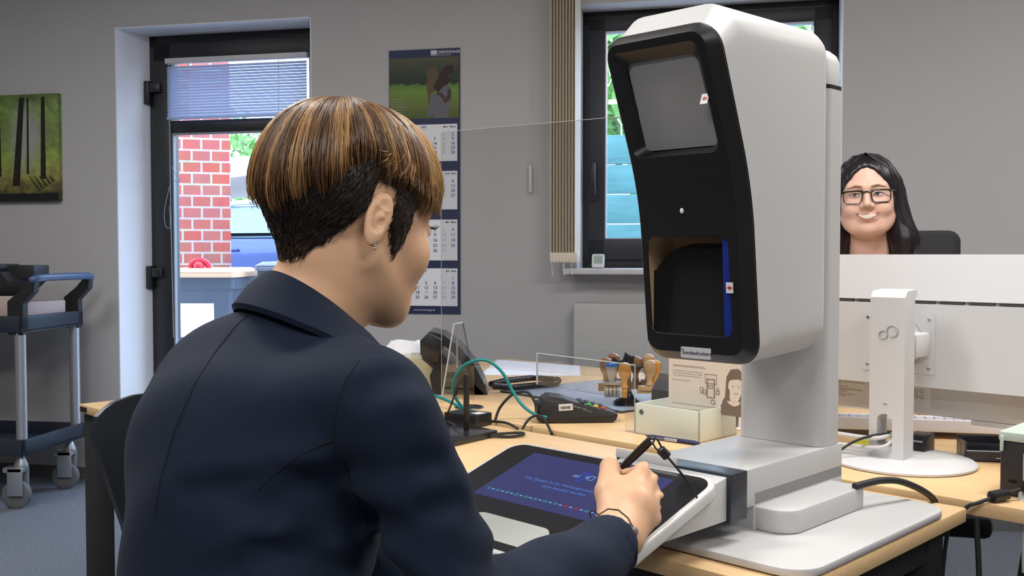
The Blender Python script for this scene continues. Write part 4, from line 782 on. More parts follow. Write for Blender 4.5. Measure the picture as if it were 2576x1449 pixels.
g = G(); g.prism([(.375, .868), (.375, 1.045), (.43, 1.045), (.43, .868)], MS0, MS1, 'x', bev=.006); g.prism([(.378, 1.052), (.40, 1.150), (.43, 1.150), (.43, 1.052)], MS0, MS1, 'x', bev=.002); g.box(MS0 + .01, MS1 - .01, .385, .43, 1.04, 1.056); g.build('rear_cover', mw, t)
g = G(); g.box(MS0, MS1, .431, .448, .80, 1.1485, .003); g.build('display_frame', mg, t)
g = G()
for i in range(9): g.box(MS0 + .03 + i * .06, MS0 + .08 + i * .06, .3765, .386, 1.0465, 1.0505)
g.build('vent_slots', mat('vent_dark', (.05, .05, .05), .8), t)
g = G(); T = Matrix.Translation((0, .3745, 0)); g.prism(rpoly(-.365, -.235 + .03, .895, 1.025, .006), -.0012, 0, 'y', T=T); vp = g.build('mounting_plate', mw, t)
for s_ in (-.352, -.218):
    for z in (.908, 1.012): g = G(); TT_ = Matrix.Translation((s_, .3733, z)) @ Matrix.Rotation(R(90), 4, 'X'); g.lathe([(.001, .001), (.0035, .001), (.0042, 0)], n=14, T=TT_); g.build('screw', steel, vp)
g = G(); g.tube([(-.285 + .056 * math.cos(q), .3735, .96 + .056 * math.sin(q)) for q in np.linspace(0, 6.28, 41)[:-1]], .0007, 4, smooth=0, closed=True); g.build('plate_groove', mat('groove_blue', (.15, .16, .25), .5), vp)
g = G(); g.box(MS0 + .06, -.235, .4303, .4308, .815, .862); lb = g.build('rating_label', mat('label_grey', (.62, .61, .60), .6), t)
g = G(); 
for i in range(7): g.text(('Netzteil / Power supply 100-240V 50-60Hz 1.5A', 'Made in China', 'LED LCD Monitor  B27', 'This device complies with part 15 of the rules', 'Input rating 100-240V~', 'Operation is subject to conditions', 'CAN ICES-3 NMB-3')[i], .004, (MS0 + .066, .4300, .855 - i * .0055), (1, 0, 0), (0, 0, 1))
for i in range(4):
    for j in range(2): g.tube([(-.255 - i * .012 + .004 * math.cos(q), .4300, .851 - j * .012 + .004 * math.sin(q)) for q in np.linspace(0, 6.28, 9)[:-1]], .0004, 4, smooth=0, closed=True)
g.build('lettering', numk, lb)
g = G(); g.box(-.15, .0, .43, .445, .790, .80); g.build('lower_edge', mg, t)
# keyboard
t = thing('keyboard', 'white keyboard lying on the rear desk behind the monitor', 'keyboard', 'D', (-.34, .60, ZD))
T = Matrix.Translation((-.50, .455, ZD + .016)) @ Matrix.Rotation(R(33), 4, 'Z') @ Matrix.Rotation(R(-3), 4, 'X')
kb = mat('keyboard_white', (.72, .72, .76), .4)
g = G(); g.prism(fillet([(0, 0), (.15, 0), (.15, .014), (0, .030)], .003), -.02, .45, 'x', T=T, bev=.002); g.box(.0, .03, 0, .02, -.016, 0, T=T); g.box(.40, .43, 0, .02, -.016, 0, T=T); g.build('case', kb, t)
for r_ in range(5):
    for c in range(20):
        g = G(); x = 0 + c * .0213; y = .018 + r_ * .0245; g.box(x, x + .0185, y, y + .021, .027 - y * .09, .036 - y * .09, .002, T=T); g.build('key', kb, t)
# little boxes, trays by the monitor
t = thing('small_black_box', 'small black open box on the desk right of the monitor post', 'box', 'D', (-.24, .40, ZD))
g = G(); g.box(-.262, -.222, .368, .372 + .05, ZD + .011 - .011, ZD + .045, .002); g.build('box', blk, t)
g = G(); g.box(-.257, -.226, .366, .369, ZD + .030, ZD + .034); g.build('rim', mat('rim_grey', (.3, .3, .33), .3), t)
t = thing('card_slot_tray', 'dark plastic card tray between monitor foot and black scanner', 'tray', 'D', (-.12, .42, ZD))
T = Matrix.Translation((-.145, .385, ZD)) @ Matrix.Rotation(R(35), 4, 'Z'); dkb = mat('dark_blue_plastic', (.03, .032, .045), .25)
g = G()
for b in ((0, .14, 0, .004, 0, .022), (0, .14, .06, .064, 0, .045), (0, .004, 0, .064, 0, .04), (.136, .14, 0, .064, 0, .03), (0, .14, 0, .064, 0, .003), (0, .14, .03, .033, 0, .034)): g.box(*b, T=T)
g.build('tray_body', dkb, t)
g = G(); g.box(.003, .14, -.001, .004, .022, .0235, T=T); g.box(.06, .135, -.002, .0, .008, .0095, T=T); g.build('clear_rim', mat('rim_light', (.5, .52, .58), .2), t)
# document scanner at the right edge
t = thing('document_scanner', 'black box-shaped scanner with pale mint lid at the right edge', 'scanner', 'D', (.10, .24, ZD))
g = G(); g.box(.006, .19, .135, .33, ZD, .818, .006); g.build('case', mat('scanner_black', (.028, .028, .032), .45), t)
g = G(); g.prism(rpoly(.004, .192, .133, .334, .004), .818, .835, bev=.003); g.box(.008, .014, .128, .134, .80, .828, .002); g.box(.050, .056, .128, .134, .80, .828, .002); g.build('lid', mat('scanner_mint', (.58, .68, .60), .4), t)
g = G(); g.box(.046, .13, .1335, .135, .752, .800); lb = g.build('rating_label', mat('label_silver', (.50, .50, .52), .5), t)
g = G(); g.text('bo', .016, (.056, .1333, .776), (1, 0, 0), (0, 0, 1), bold=.0006); g.build('lettering', mat('label_red', (.5, .2, .17), .6), lb)
g = G(); g.text('V-Rollen\n24V 1A', .006, (.054, .1333, .766), (1, 0, 0), (0, 0, 1)); g.build('lettering', numk, lb)
g = G(); g.box(.022, .036, .1335, .1355, .745, .750, .001); g.build('slot', MATS['void'], t)
P = [(.045, .118, ZD + .016), (.02, .095, ZD + .012), (-.005, .068, ZD + .006), (-.012, .052, ZD + .0), (-.012, .04, ZD - .02), (-.012, .03, ZD - .08)]
t = thing('ferrite_cable', 'black cable with a thick ferrite core plugged into the scanner', 'cable', 'D', (.0, .08, ZD))
g = G(); g.tube([(.055, .134, ZD + .022), (.045, .115, ZD + .018), (.030, .09, ZD + .012), (.018, .062, ZD + .008), (.004, .040, ZD + .002), (-.012, .028, ZD - .008), (-.04, .024, ZD - .05), (-.06, .024, .4)], .0035, 8); g.build('lead', blksoft, t)
v0 = Vector((.034, .096, ZD + .013)); v1 = Vector((.017, .060, ZD + .010))
g = G(); g.tube([v0, v0.lerp(v1, .08), v0.lerp(v1, .92), v1], [.006, .0105, .0105, .006], 14, smooth=0); g.build('ferrite_core', blk, t)
g = G(); g.box(.047, .063, .118, .140, ZD + .014, ZD + .032, .003); g.build('plug', blk, t)
cable('power_cable', [(2150, 1224, 1.595), (2176, 1217, 1.608), (2215, 1209, 1.63), (2260, 1210, 1.65), (2305, 1226, 1.675), (2338, 1246, 1.695), (2352, 1264, 1.71), (2356, 1300, 1.715), (2356, 1400, 1.715)], .0058, blksoft, 'thick black power cable leaving the kiosk foot over the desk edge')
def wcable(pts, r_, m, label, nm='monitor_cable'): g = G(); g.tube(pts, r_, 8); return single(g, nm, m, label, 'cable', 'D', pts[0])
cw = mat('cable_white', (.62, .61, .60), .4)
wcable([(-.60, .28, ZD + .05), (-.45, .26, ZD + .045), (-.36, .243, ZD + .05), (-.29, .240, ZD + .050), (-.255, .25, ZD + .055), (-.243, .30, ZD + .065)], .0045, cw, 'thick white cable running left out of the monitor post hole')
wcable([(-.60, .24, ZD + .03), (-.42, .235, ZD + .025), (-.34, .236, ZD + .030), (-.275, .238, ZD + .032), (-.248, .245, ZD + .04), (-.243, .28, ZD + .06)], .0035, cw, 'thinner white cable, lower one leaving the monitor post hole')
wcable([(-.36, .06, ZD + .004), (-.335, .15, ZD + .012), (-.31, .215, ZD + .04), (-.28, .238, ZD + .055), (-.25, .26, ZD + .062)], .0028, blksoft, 'thin black cable running up to the monitor post hole')
cable('cable_bundle', [(2574, 1225, 1.74), (2570, 1260, 1.72), (2573, 1300, 1.70), (2578, 1350, 1.69), (2580, 1440, 1.69)], .006, cw, 'white cable hanging over the rear desk edge at the far right')
g = G(); g.box(-.40, -.33, .40, .47, ZD, ZD + .003); single(g, 'sticky_note', mat('note_yellow', (.55, .55, .02), .7), 'yellow sticky notes on the desk behind the monitor foot', 'sticky notes', 'D', (-.36, .43, ZD))
# ================================================================ SIGNED-DISTANCE MODELLING (people)
def V3(*a): return np.array(a, float)
def smin(a, b, k): h = np.clip(.5 + .5 * (b - a) / k, 0, 1); return b * (1 - h) + a * h - k * h * (1 - h)
def smax(a, b, k): return -smin(-a, -b, k)
def ell(p, c, r, M=None):
    q = p - np.asarray(c)
    if M is not None: q = q @ np.asarray(M)        # columns of M are the ellipsoid's axes
    r = np.asarray(r); k0 = np.linalg.norm(q / r, axis=-1); k1 = np.linalg.norm(q / (r * r), axis=-1) + 1e-9; return k0 * (k0 - 1) / k1
def cap(p, a, b, ra, rb=None):
    rb = ra if rb is None else rb; a = np.asarray(a, float); b = np.asarray(b, float); pa = p - a; ba = b - a
    h = np.clip((pa @ ba) / (ba @ ba), 0, 1); return np.linalg.norm(pa - h[..., None] * ba, axis=-1) - (ra + (rb - ra) * h)
def poly2(x, y, P):
    P = np.asarray(P, float); d = np.full(x.shape, 1e9); s = np.ones(x.shape)
    n = len(P)
    for i in range(n):
        a = P[i]; b = P[i - 1]; e = b - a; wx = x - a[0]; wy = y - a[1]; t = np.clip((wx * e[0] + wy * e[1]) / (e @ e), 0, 1)
        d = np.minimum(d, (wx - e[0] * t) ** 2 + (wy - e[1] * t) ** 2)
        c1 = y >= a[1]; c2 = y < b[1]; c3 = e[0] * wy > e[1] * wx; al = (c1 & c2 & c3) | (~c1 & ~c2 & ~c3); s = np.where(al, -s, s)
    return s * np.sqrt(d)
def surfnet(f, lo, hi, h):
    lo = np.asarray(lo, float); n = np.ceil((np.asarray(hi) - lo) / h).astype(int) + 1
    ax = [lo[i] + np.arange(n[i]) * h for i in range(3)]
    D = np.empty(n, np.float32)
    for i in range(0, n[0], 24):
        X, Y, Z = np.meshgrid(ax[0][i:i + 24], ax[1], ax[2], indexing='ij'); D[i:i + 24] = f(np.stack([X, Y, Z], -1))
    D[0] = np.maximum(D[0], 1e-3); D[-1] = np.maximum(D[-1], 1e-3); D[:, 0] = np.maximum(D[:, 0], 1e-3); D[:, -1] = np.maximum(D[:, -1], 1e-3); D[:, :, 0] = np.maximum(D[:, :, 0], 1e-3); D[:, :, -1] = np.maximum(D[:, :, -1], 1e-3)
    S = D < 0; c = np.zeros(tuple(n - 1), int)
    acc = np.zeros(tuple(n - 1) + (3,)); cnt = np.zeros(tuple(n - 1))
    sl = lambda o: tuple(slice(o[k], o[k] + n[k] - 1) for k in range(3))
    import itertools
    for o in itertools.product((0, 1), repeat=3):
        for a in range(3):
            if o[a]: continue
            o2 = list(o); o2[a] = 1; d0 = D[sl(o)]; d1 = D[sl(o2)]; m = (d0 < 0) != (d1 < 0)
            t = np.where(m, d0 / np.where(m, d0 - d1, 1), 0)
            for k in range(3): acc[..., k] += m * (o[k] + (t if k == a else 0))
            cnt += m
    act = cnt > 0; idx = -np.ones(act.shape, int); idx[act] = np.arange(act.sum())
    I = np.argwhere(act); V = lo + (I + acc[act] / cnt[act][:, None]) * h
    F = []
    for a in range(3):
        b, c_ = (a + 1) % 3, (a + 2) % 3
        s0 = [slice(0, n[k]) for k in range(3)]; s1 = list(s0); s0[a] = slice(0, n[a] - 1); s1[a] = slice(1, n[a])
        m = S[tuple(s0)] != S[tuple(s1)]; P = np.argwhere(m); P = P[(P[:, b] > 0) & (P[:, c_] > 0) & (P[:, b] < n[b] - 1) & (P[:, c_] < n[c_] - 1)]
        fl = S[tuple(s0)][tuple(P.T)]; e = np.eye(3, dtype=int)
        q = np.stack([idx[tuple((P - e[b] - e[c_]).T)], idx[tuple((P - e[c_]).T)], idx[tuple(P.T)], idx[tuple((P - e[b]).T)]], 1)
        q[~fl] = q[~fl][:, ::-1]; F.append(q)
    return V, np.concatenate(F)
from mathutils.bvhtree import BVHTree
def meshobj(name, V, F, mats, parent, label=None, smooth=True, pm=None, tone=None):
    og = np.zeros(3); p = parent
    while p is not None:
        if p.name in ORG: og = np.array(ORG[p.name])
        p = p.parent
    me = bpy.data.meshes.new(name); me.from_pydata((np.asarray(V) - og).tolist(), [], F.tolist() if isinstance(F, np.ndarray) else [tuple(int(i) for i in f) for f in F])
    for m in (mats if isinstance(mats, (list, tuple)) else [mats]): me.materials.append(m)
    me.polygons.foreach_set('use_smooth', [smooth] * len(me.polygons))
    if pm is not None: me.polygons.foreach_set('material_index', pm)
    if tone is not None:
        at = me.attributes.new('tone', 'FLOAT_COLOR', 'POINT'); at.data.foreach_set('color', np.concatenate([tone, np.ones((len(tone), 1))], 1).astype(np.float32).ravel())
    me.update(); o = bpy.data.objects.new(name, me); COL.objects.link(o); o.parent = parent
    if label: o['label'] = label
    return o
def sculpt(name, f, lo, hi, h, mats, parent, label=None, T=None, keep=False):
    V, F = surfnet(f, lo, hi, h)
    if T is not None: V = V @ T[0].T * T[2] + T[1]
    o = meshobj(name, V, F, mats, parent, label); o['_'] = 0; del o['_']
    return (o, BVHTree.FromPolygons(V.tolist(), F.tolist())) if keep else o
def headrot(yaw, pitch, roll):     # yaw 0 faces +Y, positive turns right; pitch positive looks down
    cy, sy = math.cos(yaw), math.sin(yaw); cp, sp = math.cos(pitch), math.sin(pitch); c, s = math.cos(roll), math.sin(roll)
    return np.array([[cy, sy, 0], [-sy, cy, 0], [0, 0, 1]]) @ np.array([[1, 0, 0], [0, cp, sp], [0, -sp, cp]]) @ np.array([[c, 0, s], [0, 1, 0], [-s, 0, c]])
skin = mat('skin', (.67, .40, .24), .48, sss=.12, bump=.05, bscale=500); skin2 = mat('skin_light', (.72, .45, .35), .5, sss=.12)
ringd = lambda p: p
def head_sdf(p, w=1.0, smile=0, fat=0.0, ears=True, neck=None):
    q = p.copy(); ax = np.abs(q[..., 0]); m = np.stack([ax, q[..., 1], q[..., 2]], -1)     # mirrored
    d = ell(q, (0, -.014, .035), (.073, .093, .084))
    d = smin(d, ell(q, (0, .030, -.022), (.060 + fat, .062, .080)), .03)
    d = smin(d, ell(q, (0, .034, -.072), (.047 + fat * 1.5, .047, .036)), .03)
    d = smin(d, cap(m, (.050 + fat, -.002, -.045), (.022 + fat, .060, -.092), .016), .025)
    d = smin(d, ell(q, (0, .074, -.096), (.020, .016, .017)), .02)
    d = smin(d, ell(m, (.036, .060, -.030), (.026, .024, .026)), .022)
    d = smin(d, cap(m, (.008, .083, .024), (.042, .066, .024), .010), .018)
    d = smax(d, -ell(m, (.032, .098, .003), (.018, .015, .012)), .014)
    d = smin(d, ell(m, (.031, .076, .003), (.014, .0125, .0115)), .005)
    d = smin(d, cap(q, (0, .086, .010), (0, .107, -.026), .006, .0095), .010)
    d = smin(d, ell(m, (.011, .094, -.031), (.008, .011, .008)), .008)
    d = smax(d, -ell(m, (.007, .102, -.040), (.0035, .005, .004)), .003)
    d = smin(d, ell(q, (0, .086, -.062), (.024, .010, .013)), .010)
    if smile:
        d = smin(d, ell(m, (.040, .068, -.040), (.020, .018, .016)), .012)
    if ears:
        E = np.array([[.94, -.34, 0], [.34, .94, 0], [0, 0, 1]]).T   # ear plane opens backwards
        ec = np.array([.0785, -.018, -.004]); th = R(-12); P = m - ec; P = P @ np.array([[1, 0, 0], [0, math.cos(th), -math.sin(th)], [0, math.sin(th), math.cos(th)]])
        a = R(24); P = P @ np.array([[math.cos(a), -math.sin(a), 0], [math.sin(a), math.cos(a), 0], [0, 0, 1]]).T
        e = ell(P, (0, .001, .003), (.0065, .0140, .0275)); e = smin(e, ell(P, (0, .003, -.020), (.0045, .0085, .011)), .006); e = smax(e, -ell(P, (.0075, .0025, .004), (.0065, .0100, .0205)), .002)
        e = smin(e, ell(P, (.003, .0035, -.001), (.004, .004, .010)), .004)
        e = smax(e, -ell(P, (.007, .004, -.006), (.006, .0055, .007)), .003)
        e = smin(e, cap(P, (.003, -.004, .014), (.003, .006, .010), .0022), .002)
        d = smin(d, e, .006)
    if neck is not None:
        for a_, b_, ra, rb in neck: d = smin(d, cap(q, a_, b_, ra, rb), .022)
    return d
# ================================================================ PERSON 1 (foreground, seen from behind)
P1 = thing('person', 'seated person in navy blazer with short highlighted hair, writing on the tablet', 'person', 'W', (-.28, 1.0, 0))
HY, HP, HRl, HS = R(47), R(11), R(1.5), .94
HO = V3(-.172, 1.055, 1.188); HR = headrot(HY, HP, HRl)
def h2w(v): return HR @ np.asarray(v) * HS + HO
def w2h(p): return (p - HO) @ HR / HS
nb = w2h(V3(-.222, 1.035, 1.075)); nm = w2h(V3(-.195, 1.045, 1.12))
def f1(p):
    d = head_sdf(p, neck=[((0, -.025, -.045), nm, .047, .050), (nm, nb, .050, .060)])
    lo_ = w2h(V3(-.235, 1.03, 1.02)); return smin(d, cap(p, nb, lo_, .060, .075), .02)
skin_o, bv = sculpt('head', f1, (-.12, -.19, -.26), (.12, .14, .14), .0026, skin, P1, T=(HR, HO, HS), keep=True)
# hair: undercut
UC = [(-.16, .045), (-.16, -.02), (-.115, -.066), (-.090, -.094), (-.078, -.080), (-.062, -.048), (-.040, -.020), (-.026, .002), (-.020, .040), (.006, .040), (.010, -.012), (.022, -.040), (.032, -.020), (.040, .015), (.052, .045), (.075, .052), (.075, .075), (-.02, .08)]
def f_uc(p):
    d = head_sdf(p, ears=False, neck=[((0, -.025, -.045), nm, .047, .050)])
    fb = p @ np.array([310., 190., 40.]); n_ = np.sin(fb) * np.sin(p @ np.array([-170., 420., 60.])) * .0006
    ed = poly2(p[..., 1], p[..., 2], UC); thick = .0008 + .0062 * np.clip(-ed / .028, 0, 1) ** .7
    return smax(d - thick + n_, ed, .002)
hairdark = attrmat('hair_dark', .55, .35)
V, F = surfnet(f_uc, (-.11, -.14, -.11), (.11, .13, .14), .0026)
rs = np.random.RandomState(3)
tn = np.clip(.35 + .5 * (V[:, 2] + .085) / .06, .5, 1)[:, None] * 0 + np.array([.016, .009, .006])
# the cropped nape is browner and thinner towards the hairline
k_ = np.clip((-.03 - V[:, 2]) / .05, 0, 1)[:, None]; tn = tn * (1 - k_) + np.array([.045, .024, .013]) * k_
Hob = meshobj('hair', V @ HR.T * HS + HO, F, hairdark, P1, 'brown hair with golden highlights over a dark cropped undercut', tone=tn)
# hair: strands over a bowl
def bowl_r(az, z):      # ellipsoid radius around the head axis at local height z
    return None
BC = V3(0, -.012, .022); BRx, BRy, BRz = .0865, .105, .106
def bpt(az, pol, lift=0.):
    # whorl axis leans back a little
    d = np.stack([np.sin(pol) * np.cos(az), np.sin(pol) * np.sin(az), np.cos(pol)], -1); t = R(-12)
    d = np.stack([d[..., 0], d[..., 1] * math.cos(t) + d[..., 2] * math.sin(t), -d[..., 1] * math.sin(t) + d[..., 2] * math.cos(t)], -1)
    fr = np.clip(d[..., 1], 0, 1) ** 2
    r = (np.abs(d[..., 0] / BRx) ** 2.35 + np.abs(d[..., 1] / (BRy + .006 * fr)) ** 2.35 + np.abs(d[..., 2] / BRz) ** 2.35) ** (-1 / 2.35)
    return BC + d * (r + lift)[..., None]
def zrim(az):           # local height where the long top layer ends
    a = (np.degrees(az) + 360) % 360
    return np.interp(a, [0, 25, 45, 60, 90, 120, 150, 180, 215, 245, 270, 290, 312, 335, 348, 360], [.052, .044, .028, .028, .046, .045, .04, .045, .030, .004, -.006, .002, .018, .050, .062, .052])
POL = np.linspace(.02, 2.4, 240)
def polend(az, off=0):
    A_, Pm = np.meshgrid(az, POL, indexing='ij'); z = bpt(A_, Pm)[..., 2]; zr = zrim(az) + off
    k = np.argmax(z < zr[:, None] if np.ndim(zr) else z < zr, axis=1); return POL[k]
# base shell
naz = 72; az = np.linspace(0, 2 * np.pi, naz, endpoint=False); pe = polend(az, .004); rows = 22
V = []; 
for i in range(rows): V.append(bpt(az, .03 + (pe - .03) * i / (rows - 1), np.full(naz, -.0075)))
for i in range(6): V.append(bpt(az, pe * (1 - .12 * i), np.full(naz, -.012)))
V = np.concatenate(V); F = [(i * naz + j, i * naz + (j + 1) % naz, (i + 1) * naz + (j + 1) % naz, (i + 1) * naz + j) for i in range(rows + 5) for j in range(naz)]
meshobj('hair_underlayer', V @ HR.T * HS + HO, F, hairdark, Hob, tone=np.tile(np.array([.05, .024, .011]), (len(V), 1)))
def strands(name, Pts, rad, tone, parent, m, T):       # Pts (n, k, 3)
    n, k, _ = Pts.shape; Pts = Pts @ T[0].T * T[2] + T[1]
    d = np.gradient(Pts, axis=1); d /= np.linalg.norm(d, axis=-1, keepdims=True) + 1e-9
    c = Pts.mean((0, 1)); out = Pts - c; u = np.cross(d, out); u /= np.linalg.norm(u, axis=-1, keepdims=True) + 1e-9; w = np.cross(u, d)
    tap = rad[:, None] * np.interp(np.linspace(0, 1, k), [0, .08, .75, 1], [.6, 1, .9, .12])[None]
    ang = [R(90), R(210), R(330)]
    V = np.stack([Pts + (u * math.cos(a) * 1.5 + w * math.sin(a)) * tap[..., None] for a in ang], 2).reshape(-1, 3)
    b = (np.arange(n)[:, None, None] * k + np.arange(k - 1)[None, :, None]) * 3; j = np.arange(3)[None, None]; j2 = (np.arange(3)[None, None] + 1) % 3
    F = np.stack([b + j, b + j2, b + 3 + j2, b + 3 + j], -1).reshape(-1, 4)
    tv = np.repeat(tone.reshape(-1, 3), 3, 0); return meshobj(name, V, F, m, parent, tone=tv)
hairm = attrmat('hair_strand', .38, .5)
N_ = 9500; az = rs.uniform(0, 2 * np.pi, N_); K_ = 12; tt = np.linspace(0, 1, K_)
clump = np.sin(az * 9 + 1) + .7 * np.sin(az * 23 + 2) + .5 * np.sin(az * 51)
off = -.002 + rs.normal(0, .005, N_) - .007 * np.clip(clump, -1.2, 2) * .7 + np.where(rs.rand(N_) < .45, rs.uniform(.0, .06, N_), 0)
pe = polend(az, off); p0 = rs.uniform(.02, .5, N_)
pol = p0[:, None] + (pe - p0)[:, None] * tt[None]
lay = rs.uniform(-.006, .003, N_)
wob = .05 * np.sin(tt[None] * 3 + rs.uniform(0, 6, N_)[:, None]) * tt[None] * rs.normal(0, .8, N_)[:, None] + .10 * tt[None] * np.sin(az * 5 + 1)[:, None] * .35
lift = lay[:, None] + .0035 * np.clip((tt[None] - .1) / .3, 0, 1) * np.sin(az * 14)[:, None] * .6 - .007 * np.clip((tt[None] - .8) / .2, 0, 1) ** 2
Pt = bpt(az[:, None] + wob, pol, lift)
gold = np.clip(.40 + .30 * np.sin(az * 17 + 2 * np.sin(az * 4)) + rs.normal(0, .22, N_), 0, 1); gold = np.where(((np.degrees(az) % 360) > 20) & ((np.degrees(az) % 360) < 75), np.clip(gold + .22, 0, 1), gold)
dk = np.array([.060, .027, .011]); md = np.array([.19, .092, .034]); gd = np.array([.52, .29, .10])
g1 = gold[:, None, None]; prof = np.interp(tt, [0, .25, .6, 1], [.35, .75, 1, .8])[None, :, None]
col_ = dk + (md - dk) * np.clip(g1 * 2, 0, 1) * prof + (gd - md) * np.clip(g1 * 2 - 1, 0, 1) * prof
strands('hair_strands', Pt, rs.uniform(.00045, .0009, N_), col_, Hob, hairm, (HR, HO, HS))
# sideways-swept fringe
N2 = 700; az2 = rs.uniform(R(15), R(95), N2); s0 = bpt(az2, np.full(N2, .75), rs.uniform(-.002, .004, N2)); a3 = az2 - rs.uniform(.1, .45, N2) ; e0 = bpt(a3, polend(a3, rs.uniform(-.008, .012, N2)), rs.uniform(-.001, .004, N2)); m0 = bpt((az2 + a3) / 2, np.full(N2, 1.15), rs.uniform(.001, .005, N2))
t_ = tt[None, :, None]; Pt = s0[:, None] * (1 - t_) ** 2 + 2 * (m0 * 1.0)[:, None] * t_ * (1 - t_) + e0[:, None] * t_ ** 2
dd_ = Pt - BC; rl = np.linalg.norm(dd_, axis=-1, keepdims=True); dirn = dd_ / rl; rmin = (np.abs(dirn[..., 0] / BRx) ** 2.35 + np.abs(dirn[..., 1] / (BRy + .005)) ** 2.35 + np.abs(dirn[..., 2] / BRz) ** 2.35) ** (-1 / 2.35); Pt = BC + dirn * np.maximum(rl, rmin[..., None])
gold = np.clip(rs.normal(.55, .3, N2), 0, 1)[:, None, None]; col_ = dk + (md - dk) * np.clip(gold * 2, 0, 1) + (gd - md) * np.clip(gold * 2 - 1, 0, 1) + 0 * Pt[..., :1]
strands('fringe', Pt, rs.uniform(.0005, .0009, N2), col_, Hob, hairm, (HR, HO, HS))
# short cropped nape / temple hairs lying on the undercut
N3 = 5200; yy = rs.uniform(-.13, .06, N3 * 3); zz = rs.uniform(-.085, .06, N3 * 3); ins = poly2(yy, zz, UC) < -.001; yy = yy[ins][:N3]; zz = zz[ins][:N3]; N3 = len(yy); P0 = []; P1_ = []
Vh = []
bvu = BVHTree.FromPolygons((np.array([tuple(v.co) for v in Hob.data.vertices]) + np.array(ORG[P1.name])).tolist(), [tuple(p.vertices) for p in Hob.data.polygons])
src = []
for y_, z_ in zip(yy, zz):
    sgn = 1 if rs.rand() < .75 else -1
    if y_ < -.06 and rs.rand() < .6: o_ = V3(rs.uniform(-.07, .07), -.2, z_); dr = V3(0, 1, 0)
    else: o_ = V3(.2 * sgn, y_, z_); dr = V3(-sgn, 0, 0)
    h_ = bvu.ray_cast(Vector(h2w(o_)), Vector(HR @ dr))
    if h_[0] is None: continue
    src.append((np.array(h_[0]), np.array(h_[1])))
src = np.array(src); p_ = w2h(src[:, 0]); nn_ = src[:, 1] @ HR; dn = np.stack([0 * p_[:, 0], -.35 * np.ones(len(p_)) - 0 * p_[:, 0], -1 * np.ones(len(p_))], -1) + rs.normal(0, .18, p_.shape); dn -= nn_ * (dn * nn_).sum(-1, keepdims=True); dn /= np.linalg.norm(dn, axis=-1, keepdims=True)
L3 = rs.uniform(.006, .016, len(p_)) * np.clip((p_[:, 2] + .10) / .06, .35, 1); t5 = np.linspace(0, 1, 5)
Pt = p_[:, None] + dn[:, None] * (L3[:, None] * t5[None])[..., None] + nn_[:, None] * (.0012 * np.sin(t5 * 2.6) + .0002)[None, :, None]
c0 = np.array([.012, .007, .005]); c1 = np.array([.11, .060, .032]); kk = np.clip((-.035 - p_[:, 2]) / .045, 0, 1)[:, None, None] * .8 + rs.uniform(0, .25, len(p_))[:, None, None]
strands('cropped_hairs', Pt, rs.uniform(.0003, .0005, len(p_)), c0 + (c1 - c0) * np.clip(kk, 0, 1) + 0 * Pt[..., :1], Hob, hairm, (HR, HO, HS))
# face details seen from the side: eye, lashes, brow, ear studs
def drape(bvh, pts, T, off=.0006, n=None, dirl=(0, -1, 0), start=.2):
    R_, O_, S_ = T; out = []
    for x, z in pts:
        o_ = R_ @ np.array([x, start, z]) * S_ + O_; h = bvh.ray_cast(Vector(o_), Vector(R_ @ np.array(dirl, float)))
        q = np.array(h[0]) if h[0] is not None else R_ @ np.array([x, .08, z]) * S_ + O_
        out.append(q - R_ @ np.array(dirl, float) * off)
    return out
def patch(name, bvh, outline_, T, m, parent, off=.0006, rings=5):
    c = np.mean(outline_, 0); V = []; n = len(outline_)
    for r_ in range(rings): V += drape(bvh, [c + (np.array(p) - c) * (1 - r_ / rings) for p in outline_], T, off + .0003 * r_ / rings)
    V += drape(bvh, [c], T, off + .0003); F = [(r_ * n + j, r_ * n + (j + 1) % n, (r_ + 1) * n + (j + 1) % n, (r_ + 1) * n + j) for r_ in range(rings - 1) for j in range(n)] + [((rings - 1) * n + j, (rings - 1) * n + (j + 1) % n, rings * n) for j in range(n)]
    o = meshobj(name, np.array(V), [tuple(f[::-1]) for f in F], m, parent); return o
def almond(cx, cz, w, h, n=18, tilt=0):
    return [(cx + w * math.cos(a) , cz + h * math.sin(a) * (1 - .35 * abs(math.cos(a))) + tilt * math.cos(a)) for a in np.linspace(0, 2 * np.pi, n, endpoint=False)]
eyew = mat('eye_white', (.72, .70, .68), .2); iris = mat('iris', (.10, .14, .15), .15); browm = mat('brow', (.22, .12, .07), .8); lipm = mat('lips', (.55, .20, .17), .45); lashm = mat('lashes', (.02, .012, .01), .6)
T1 = (HR, HO, HS)
for sx_ in (1, -1):
    patch('eye', bv, almond(sx_ * .032, .003, .0135, .0058), T1, eyew, skin_o, .0004); patch('iris', bv, almond(sx_ * .032, .003, .0052, .0055), T1, iris, skin_o, .0009)
    patch('eyebrow', bv, [(sx_ * .014, .020), (sx_ * .030, .026), (sx_ * .050, .019), (sx_ * .049, .0215), (sx_ * .030, .0300), (sx_ * .014, .0255)], T1, browm, skin_o, .0008, 2)
q = G()
for a in np.linspace(0, 1, 14):
    for sx_ in (1, -1):
        x = sx_ * (.020 + .026 * a); b = drape(bv, [(x, .007)], T1, .001)[0]; q.tube([b, b + HR @ V3(sx_ * .001, .006, .001), b + HR @ V3(sx_ * .002, .009, .005)], [.0004, .0003, .0001], 4, smooth=0)
q.build('eyelashes', lashm, skin_o)
patch('lips', bv, almond(0, -.063, .024, .0085), T1, lipm, skin_o, .0007)
for y_, z_ in ((-.006, -.034), (-.017, -.033)):
    h_ = bv.ray_cast(Vector(h2w((.2, y_, z_))), Vector(HR @ V3(-1, 0, 0)))
    if h_[0] is not None: q = G(); q.ball(h_[0], .0017, u=10, v=6); q.build('ear_stud', chrome, skin_o)
